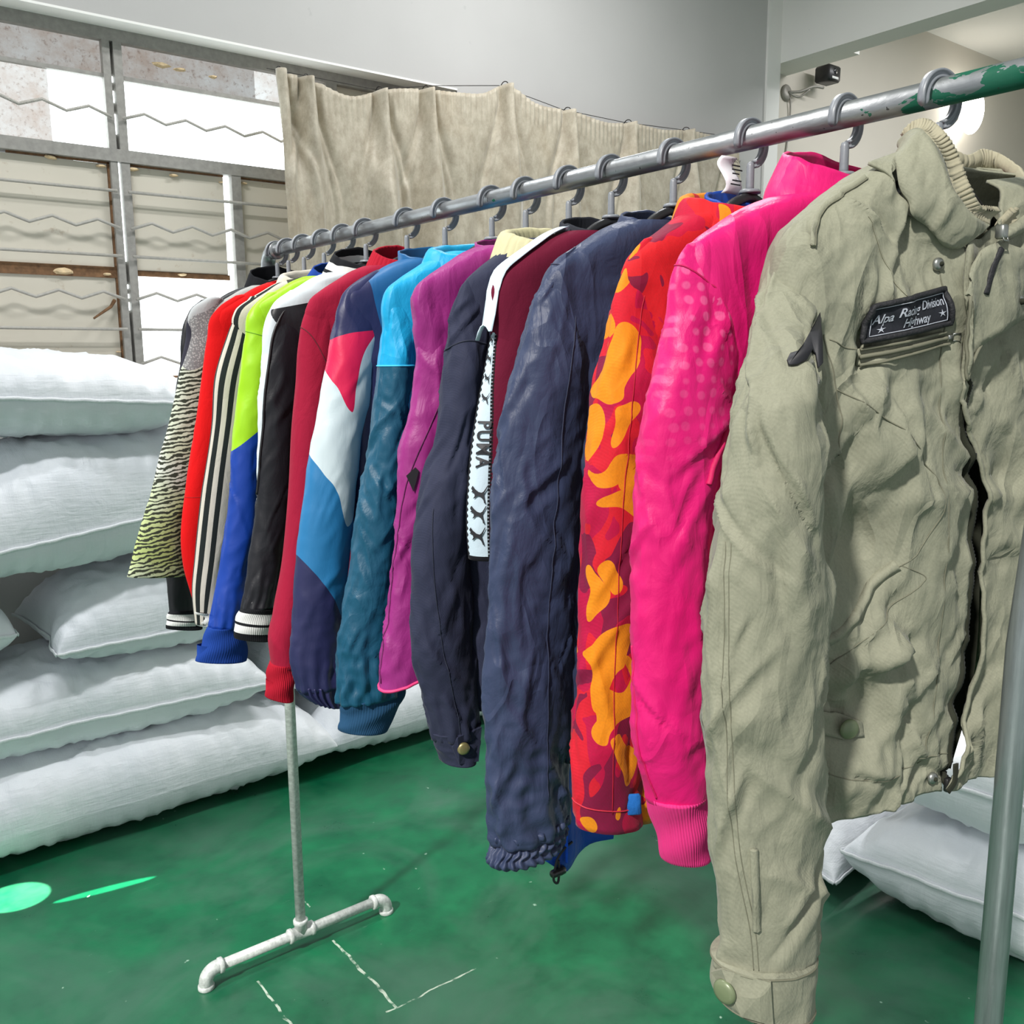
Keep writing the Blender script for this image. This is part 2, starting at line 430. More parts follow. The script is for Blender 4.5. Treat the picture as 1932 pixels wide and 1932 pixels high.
for x0, x1, z0, z1 in ((0.131, 0.138, 1.42, 2.185), (0.206, 0.212, 1.80, 2.185), (0.630, 0.635, 1.45, 2.185), (-0.2, 0.138, 2.181, 2.188), (0.206, 0.566, 2.181, 2.188), (0.63, 1.0, 2.181, 2.188)):
    wbox('putty_line', x0, x1, z0, z1, M_edge, -0.010, 0.0)
random.seed(4)
for i, (x, z, w) in enumerate(((-0.05, 1.79, .09), (0.10, 1.785, .04), (0.11, 2.17, .035), (0.22, 2.172, .05), (0.37, 2.165, .035), (0.555, 2.16, .02), (0.35, 2.56, .07), (0.42, 2.555, .05), (0.55, 2.55, .035), (0.38, 1.795, .04), (-0.06, 2.18, .05), (0.65, 2.165, .03), (0.12, 1.5, .02))):
    m = MB(); n = 9; th = np.linspace(0, 2*np.pi, n, endpoint=False)
    rr = 0.5*w*(0.7+0.5*np.array([random.random() for _ in range(n)]))
    a = np.stack([x+rr*np.cos(th), np.full(n, 1.712), z+0.33*rr*np.sin(th)], 1); b = a*[1, 1, 1]; b[:, 0] = x+(b[:, 0]-x)*.6; b[:, 2] = z+(b[:, 2]-z)*.5; b[:, 1] = 1.695
    m.add(np.r_[a, b], grid_faces(2, n) + [tuple(range(n, 2*n))])
    wpart('filler_crumb', m, M_foam)
# security bars: straight rods and bent (zigzag) rods, alternating
def rod(x0, x1, z, zig, y=1.675):
    if not zig: pts = [(x0, y, z), (x1, y, z)]
    else:
        n = int((x1-x0)/0.075); pts = [(x0 + (x1-x0)*i/n, y, z + (0.0135 if i % 2 else -0.0135)) for i in range(n+1)]
        q = []
        for i, p in enumerate(pts):
            if 0 < i < n:
                a, b = Vector(pts[i-1]), Vector(pts[i+1]); p = Vector(p)
                q += [tuple(p.lerp(a, .16)), tuple(p), tuple(p.lerp(b, .16))]
            else: q.append(p)
        pts = q
    wpart('zigzag_bar' if zig else 'straight_bar', MB().tube(pts, 0.0058, 8), M_bar, flat=False)
for x0, x1 in ((-0.76, 0.150), (0.190, 1.03)):
    rod(x0, x1, 2.352, True)
    for z, zg in ((2.082, 0), (1.963, 1), (1.850, 0), (1.706, 1), (1.583, 0), (1.466, 1)): rod(x0, x1, z, bool(zg))
# a broken latch hanging on the lower left board
wpart('latch', MB().tube([(0.118, 1.70, 1.69), (0.10, 1.69, 1.665), (0.03, 1.66, 1.62)], [.007, .006, .004], 8), M_edge, flat=False)

# curtain
def mat_curtain():
    t = NT('taupe_velvet_curtain'); v = t.coord()
    n = t.noise(t.scaled(v, (1, 1, 0.7)), scale=22, detail=6, rough=0.7); b = t.noise(v, scale=2.5, detail=3)
    col = t.mix(t.ramp(n, (0.38, 0), (0.68, 1)), srgb(164, 153, 134), srgb(196, 187, 168))
    col = t.mix(t.ramp(b, (0.55, 0), (0.8, 0.35)), col, srgb(176, 150, 116))
    return t.out(col, 0.55, 0, t.bump(n, 0.15, 0.01), sheen=0.35, spec=0.4)
M_curt = mat_curtain()
cur = empty('curtain', (2.1, 1.50, 1.02), label='long taupe velvet curtain with pinch pleats strung unevenly on the back wall', cat='curtain')
cx = [0.714,0.746,0.845,1.039,1.175,1.381,1.572,1.687,1.82,1.99,2.219,2.463,2.61,2.841,3.044,3.25,3.46]
cz = [2.559,2.555,2.548,2.511,2.557,2.594,2.609,2.625,2.683,2.63,2.629,2.61,2.631,2.63,2.655,2.655,2.678]
pl = np.array([0.733,0.846,1.173,1.401,1.826,2.202,2.608,3.04,3.40])
nu, nv = 700, 90
uu = np.linspace(0.714, 3.46, nu); vv = np.linspace(0, 1, nv)
X, T = np.meshgrid(uu, vv)
ztop = interp(cx, cz, uu)[:, 0][None, :]
Z = ztop + (1.02 - ztop) * T
drop = (ztop - Z)
D = np.zeros_like(X); Xs = np.zeros_like(X)
near = np.abs(X[..., None] - pl)
for k, p in enumerate(pl):
    d = X - p
    w = 0.012 + 0.06 * smooth(0.02, 0.5, drop)
    w = 0.014 + 0.045*smooth(0.0, 0.5, drop); lean = d - 0.06*drop*math.sin(3.1*k)
    D += (0.045 + 0.025*smooth(0, .4, drop)) * np.exp(-(lean/w)**2) - 0.030*np.exp(-((lean - 2.0*w)/(0.9*w))**2) - 0.024*np.exp(-((lean + 2.1*w)/w)**2)
    for s, o_ in ((1, .11), (-1, .10)): D += 0.020*smooth(.04, .3, drop)*np.exp(-((d - s*(.015 + o_*smooth(0, .5, drop)))/(.010+.014*drop))**2)
    for s in (-1, 1): D += 0.010 * np.exp(-((d - s*0.016)/0.007)**2) * (1 - smooth(0.08, 0.22, drop))
D += 0.010 * gnoise(np.stack([X*9, Z*0.8, 0*X], -1), 3) * smooth(0.05, .3, drop) + 0.022*gnoise(np.stack([X*3.3 + Z*0.5, Z*0.7, 0*X], -1), 5)*smooth(0.1, .5, drop)
D += 0.0035 * np.sin(X*230 + 3*gnoise(np.stack([X*6, 0*X, 0*X], -1))) * (1 - smooth(0.06, 0.12, drop))
D += 0.04 * np.exp(-((X - 1.07 - 0.16*drop)/0.035)**2) * smooth(0.1, .45, drop)
V = np.stack([X - 2.1, 0.0 - D, Z - 1.02], -1).reshape(-1, 3)
co = obj('drape', V, grid_faces(nv, nu, False), M_curt, cur)
md = co.modifiers.new('thick', 'SOLIDIFY'); md.thickness = 0.003
M_dark = plain('dark_metal', srgb(60, 56, 52), 0.5, 0.6)
for p in pl:
    zt = float(interp(cx, cz, [p])[0, 0])
    MB().tube(bez([(p-2.1, -0.012, zt-1.02-0.03), (p-2.1, 0.0, zt-1.02+0.012), (p-2.1, 0.03, zt-1.02+0.018), (p-2.1, 0.05, zt-1.02+0.004)], 12), 0.0022, 6).build('curtain_hook', M_dark, cur)
w = MB().tube([(0.70, 1.55, 2.57), (1.175, 1.553, 2.572), (1.45, 1.553, 2.63), (1.82, 1.556, 2.692), (2.2, 1.553, 2.645), (2.61, 1.553, 2.645), (3.04, 1.553, 2.668), (3.5, 1.556, 2.69), (3.52, 1.598, 2.69)], 0.0016, 6).build('curtain_wire', M_dark)
tag(w, 'thin slack wire carrying the taupe curtain', 'wire')

# wall camera on its bracket and the bare lamp, far right
M_black = plain('black_plastic', (0.012, 0.012, 0.013), 0.4)
M_brk = plain('dull_grey_bracket', srgb(150, 146, 138), 0.5, 0.3)
sc_ = empty('wall_camera', (4.20, 1.75, 3.03), label='small black camera above a wire bracket on the warm wall', cat='camera')
MB().lathe([(0.0, 0.0), (0.048, 0.0), (0.05, -0.008), (0.036, -0.02), (0.0, -0.024)], (0, 0, 0.05), 'y', 20).build('mounting_plate', M_brk, sc_)
MB().tube(bez([(0, -0.02, 0.05), (0.06, -0.06, 0.055), (0.15, -0.10, 0.09), (0.22, -0.12, 0.09)], 16), 0.009, 8).tube(bez([(0, -0.02, 0.05), (0.06, -0.05, 0.025), (0.12, -0.09, 0.07)], 16), 0.006, 8).build('bracket_arm', M_brk, sc_)
hd = MB().box((0.20, -0.17, 0.125), (0.33, -0.06, 0.222), 0.012).build('camera_head', M_black, sc_)
MB().box((0.232, -0.173, 0.138), (0.298, -0.168, 0.153), 0.002).build('indicator', plain('white_strip', (0.8, 0.8, 0.78), .4), hd)
MB().lathe([(0, -.004), (.016, -.003), (.018, 0.0)], (0.265, -0.17, 0.183), 'y', 16).build('lens', plain('dark_glass', (0.02, 0.02, 0.025), .1), hd)
MB().tube(bez([(0.02, -0.02, 0.03), (0.035, -0.015, -0.03), (0.03, -0.008, -0.2), (0.03, -0.008, -0.38), (0.10, -0.008, -0.43), (0.2, -0.008, -0.42)], 30), 0.005, 6).build('cable', M_brk, sc_)
lamp = empty('wall_lamp', (6.27, 1.75, 3.2), label='glowing white oval bulb lamp on the warm wall at far right', cat='lamp')
MB().lathe([(0, 0), (.05, 0), (.055, -.015), (.03, -.05), (.0, -.055)], (0, 0, 0.06), 'y', 20).build('lamp_base', M_brk, lamp)
tl = NT('glowing_bulb'); e = tl.n('Emission'); e.inputs[0].default_value = (1, 0.96, 0.88, 1); e.inputs[1].default_value = 14
tl.t.links.new(e.outputs[0], tl.t.nodes['Material Output'].inputs[0])
th = np.linspace(0, np.pi, 18)
MB().lathe([(max(1e-4, 0.085*math.sin(a)), -0.17*math.cos(a)) for a in th], (0, -0.13, 0.06), 'z', 24).build('bulb', tl.m, lamp)

# ------------------------------------------------------------------ garment rack
def mat_pipe(name, c, metal, rough, flakes=False):
    t = NT(name); v = t.coord()
    st = t.noise(t.scaled(v, (60, 3, 60) if name != 'bare_steel_post' else (60, 60, 3)), scale=2.0, detail=5, rough=0.65)
    n = t.noise(v, scale=30, detail=5, rough=0.7)
    col = t.mix(t.ramp(st, (0.35, 0), (0.7, 1)), tuple(q*0.62 for q in c), c)
    if flakes:
        x, y, z = t.xyz()
        fl = t.noise(t.scaled(v, (1, 0.5, 1)), scale=46, detail=4, rough=0.6, dist=0.5)
        near = t.n('MapRange'); t.put(near.inputs[0], y)
        for i, q in ((1, -0.62), (2, -0.77), (3, 0.70), (4, 0.44)): near.inputs[i].default_value = q
        pk = t.math('GREATER_THAN', fl, near.outputs[0])
        col = t.mix(pk, col, srgb(22, 92, 70))
        pits = t.math('GREATER_THAN', t.noise(v, scale=120, detail=2), 0.73)
        col = t.mix(t.math('MULTIPLY', pits, 0.8), col, (0.03, 0.03, 0.03))
        mt = t.math('MULTIPLY', t.math('SUBTRACT', 1.0, pk), metal)
        return t.out(col, t.ramp(n, (0.3, rough*0.8), (0.8, rough*1.4)), mt, t.bump(fl, 0.3, 0.002))
    return t.out(col, t.ramp(n, (0.3, rough*0.8), (0.8, rough*1.4)), metal, t.bump(n, 0.12, 0.003))
M_rail = mat_pipe('worn_galvanised_rail', srgb(172, 175, 178), 0.8, 0.36, True)
M_post = mat_pipe('bare_steel_post', srgb(168, 176, 178), 0.7, 0.36)
M_paint = mat_pipe('silver_painted_pipe', srgb(214, 218, 214), 0.15, 0.38)
rack = empty('garment_rack', (0, -0.82, 0), label='long grey pipe clothes rail on T-shaped feet standing on green floor', cat='clothes rack')
r0 = 0.0125
YN = -1.6392
def lp(pts): return [(p[0], p[1] + 0.82, p[2]) for p in pts]
MB().tube(lp([(0, -0.05, H), (0, -0.8, H), (0, YN+0.02, H)]), r0, 32).build('rail', M_rail, rack)
for y, sgn, mt in ((0.0, 1, M_paint), (YN, -1, M_post)):
    ye = y if sgn > 0 else y - 0.028
    MB().tube(lp([(0, ye, H-0.05), (0, y, 1.2), (0, y, 0.06)]), r0, 28).build('post', mt, rack)
    ef = MB()
    arc = [(0, ye - sgn*0.034*(1-math.sin(a)), H - 0.034*(1-math.cos(a))) for a in np.linspace(0, math.pi/2, 12)]
    arc = [(0, ye - sgn*0.05, H)] + arc + [(0, ye, H-0.05)]
    ef.tube(lp(arc), 0.0158, 24)
    ef.tube(lp([(0, ye-sgn*0.055, H), (0, ye-sgn*0.053, H), (0, ye-sgn*0.043, H), (0, ye-sgn*0.041, H)]), [.0172, .0186, .0186, .0172], 24)
    ef.tube(lp([(0, ye, H-0.062), (0, ye, H-0.060), (0, ye, H-0.050), (0, ye, H-0.047)]), [.0172, .0188, .0188, .0172], 24)
    ef.build('elbow_fitting', M_rail, rack)
    zb = 0.044
    MB().tube(lp([(-0.215, y, zb), (0, y, zb), (0.215, y, zb)]), r0, 24).build('base_bar', M_paint, rack)
    tf = MB()
    tf.tube(lp([(-0.034, y, zb), (-0.032, y, zb), (-0.025, y, zb), (-0.023, y, zb), (0.023, y, zb), (0.025, y, zb), (0.032, y, zb), (0.034, y, zb)]), [.0165, .0185, .0185, .0162, .0162, .0185, .0185, .0165], 24)
    tf.tube(lp([(0, y, zb), (0, y, zb+0.024), (0, y, zb+0.026), (0, y, zb+0.034), (0, y, zb+0.036)]), [.0162, .0162, .0185, .0185, .0165], 24)
    tf.build('tee_fitting', M_paint, rack)
    for s in (-1, 1):
        fe = MB()
        arc = [(s*(0.215 + 0.028*math.sin(a)), y, zb - 0.028*(1-math.cos(a))) for a in np.linspace(0, math.pi/2, 10)]
        fe.tube(lp([(s*0.205, y, zb)] + arc + [(s*0.243, y, 0.006)]), 0.0162, 24)
        fe.tube(lp([(s*0.200, y, zb), (s*0.202, y, zb), (s*0.210, y, zb), (s*0.212, y, zb)]), [.0165, .0188, .0188, .0165], 24)
        fe.tube(lp([(s*0.243, y, 0.011), (s*0.243, y, 0.009), (s*0.243, y, 0.001), (s*0.243, y, 0.0)]), [.0165, .019, .019, .018], 24)
        fe.build('foot_elbow', M_paint, rack)

# ------------------------------------------------------------------ sacks
def mat_sack():
    t = NT('white_woven_sack'); v = t.coord()
    w1 = t.n('TexWave', bands_direction='X'); t.t.links.new(v, w1.inputs[0]); w1.inputs['Scale'].default_value = 75; w1.inputs['Distortion'].default_value = 1.0
    w2 = t.noise(t.scaled(v, (3, 3, 26)), scale=3.5, detail=4, rough=0.6)
    w3 = t.noise(t.scaled(v, (26, 3, 3)), scale=3.0, detail=4, rough=0.6)
    n = t.noise(v, scale=2.5, detail=4)
    col = t.mix(t.ramp(n, (0.35, 0), (0.75, 1)), srgb(228, 231, 236), srgb(244, 245, 247))
    nrm = t.bump(w2, 0.20, 0.01); nrm = t.bump(w3, 0.16, 0.01, nrm); nrm = t.bump(w1.outputs[1], 0.05, 0.002, nrm)
    cr = t.noise(v, scale=14, detail=5, dist=1.0); nrm = t.bump(cr, 0.22, 0.015, nrm)
    return t.out(col, 0.42, 0, nrm, spec=0.4)
M_sack = mat_sack()
M_seam = plain('white_sack_hem', srgb(232, 234, 236), 0.55, 0, 0.3, 200, 0.05)
def sack(label, c, L, D, ht, hb, rz=0.0, roll=0.0, seed=0, group=None, ears=0.05, sq=3.2, slope=0.0, hem=True):
    """c: centre at the height of the side seam; ht/hb: rise above / fall below the seam. The front long side is local -y."""
    zlow = c[2] - hb
    root = empty('woven_sack', (c[0], c[1], zlow), rz, label=label, cat='sack', group=group)
    n1, n2 = 110, 64
    u, v = np.meshgrid(np.linspace(-1, 1, n1), np.linspace(-1, 1, n2), indexing='ij')
    u = np.sign(u)*(1-(1-np.abs(u))**1.45); v = np.sign(v)*(1-(1-np.abs(v))**1.45)
    x = L/2*u*(1 - ears*0.6*(1-v*v)*np.abs(u)**3); y = D/2*v*(1 - ears*(1-u*u)*np.abs(v)**3)
    x += 0.012*gnoise(np.stack([v*2.2, u, u*0], -1), seed)*np.abs(u)
    y += 0.014*gnoise(np.stack([u*3.0, v, u*0], -1), seed+1)*np.abs(v)
    prof = np.clip((1-np.abs(u)**sq)*(1-np.abs(v)**sq), 0, 1)**0.42
    out = []
    for s, h in ((1, ht), (-1, hb)):
        P = np.stack([x*7, y*7, 0*x + s*3], -1)
        cr = creases(x, y*1.6, 60, .011, .013, seed + 40 + s, (-L/2, L/2), (-D*.8, D*.8), .8, (.08, .30))
        lump = 1 + 0.10*gnoise(P*0.5, seed+2)
        wr = 0.010*ridged(np.stack([x*9 + y*5, y*6 - x*3, 0*x + s], -1), seed+3) + 0.005*ridged(np.stack([x*24, y*13, 0*x + s], -1), seed+4)
        edge = np.maximum(np.abs(u), np.abs(v))
        pleat = 0.006*np.sin(x*95 + 4*gnoise(np.stack([x*8, y*8, 0*x], -1), seed+5))*smooth(0.62, 0.97, np.abs(v))*(1-smooth(.985, 1, np.abs(v)))
        z = s*(h*prof*lump) + s*(wr + pleat + cr)*prof**0.35*(1 - smooth(0.97, 1.0, edge))
        z = z + roll*y + slope*x
        if s < 0: z = np.maximum(z, -hb + 0.0*x)
        out.append(np.stack([x, y, z + hb], -1).reshape(-1, 3))
    V = np.concatenate(out)
    F = [f[::-1] for f in grid_faces(n1, n2, False)] + grid_faces(n1, n2, False, off=n1*n2)
    obj('sack_body', V, F, M_sack, root)
    e = np.stack([x, y, roll*y + slope*x + hb], -1)
    for nm, path in () if not hem else (('front_hem', e[:, 0]), ('end_hem', e[0, :]), ('end_hem', e[-1, :])):
        nrm = np.array([0, -1.0, 0]) if nm == 'front_hem' else np.array([-1.0 if path is not e[-1, :] and path[0, 0] < 0 else 1.0, 0, 0])
        q = path.copy() + nrm*0.004
        q[:, 2] += 0.001*np.sin(np.arange(len(q))*0.9) + 0.002
        MB().tube(q, 0.0040, 8, prof=[(1.5, 0), (1, .55), (0, .7), (-1, .55), (-1.5, 0), (-1, -.55), (0, -.7), (1, -.55)]).build(nm, M_seam, root)
    return root
G1, G2 = 'white woven sacks stacked under the window', 'white woven sacks behind the khaki jacket'
sack('white woven sack lying lowest on the green floor in the left stack', (-0.10, 1.17, 0.11), 1.26, 0.70, 0.185, 0.11, R(0.5), 0.0, 11, G1, 0.07, sq=3.2, hem=False)
sack('plump white sack second from the floor in the left stack', (-0.17, 1.20, 0.375), 0.98, 0.62, 0.165, 0.10, R(-1.5), 0.0, 12, G1, 0.08)
sack('white sack third from the floor, its left corner sticking out', (0.19, 1.22, 0.60), 1.06, 0.60, 0.215, 0.075, R(1.5), 0.0, 13, G1, 0.09)
sack('white sack mostly beyond the left edge, wedged beside the third sack', (-0.88, 1.31, 0.66), 0.94, 0.60, 0.16, 0.13, R(-2), 0.0, 25, G1, 0.08)
sack('tall puffed white sack fourth from the floor in the left stack', (-0.16, 1.22, 0.965), 0.92, 0.64, 0.295, 0.13, R(2), 0.0, 14, G1, 0.07, sq=2.5, slope=0.12)
sack('topmost white sack of the left stack below the window boards', (-0.30, 1.24, 1.355), 0.98, 0.64, 0.145, 0.12, R(-3), 0.0, 15, G1, 0.07, sq=2.4, slope=-.06)
sack('white floor sack behind the far rack foot, under the blue sleeves', (1.10, 1.19, 0.10), 1.24, 0.70, 0.15, 0.10, R(-1), 0.0, 16, G1, 0.08, sq=3.2, hem=False)
sack('white sack behind the crimson cuff, on top of a floor sack', (0.86, 1.30, 0.33), 1.06, 0.62, 0.17, 0.09, R(2), 0.0, 17, G1, 0.09)
sack('small white sack end glimpsed at the sill beside the camouflage shirt', (0.72, 1.36, 1.26), 0.9, 0.5, 0.13, 0.10, R(1), 0.0, 18, G1)
sack('white sack hidden mid-height behind the rail of jackets', (1.27, 1.30, 0.62), 1.0, 0.58, 0.17, 0.11, R(-2), 0.0, 19, G1)
sack('white sack pressed against the parapet at mid-height behind the jackets', (0.97, 1.31, 0.93), 1.0, 0.56, 0.15, 0.14, R(1), 0.0, 24, G1)
sack('white floor sack whose torn corner points out beneath the khaki hem', (1.53, -0.29, 0.06), 0.86, 0.64, 0.17, 0.06, R(-90), 0.0, 20, G2, 0.09)
sack('white floor sack nearest the front post, right of the torn corner', (1.56, -1.20, 0.17), 0.96, 0.64, 0.14, 0.17, R(-90), 0.0, 21, G2, 0.07, slope=0.06)
sack('upper white sack with a raised hem below the khaki jacket', (1.56, -1.17, 0.43), 0.98, 0.60, 0.15, 0.14, R(-90), 0.0, 22, G2, 0.08, slope=0.05)

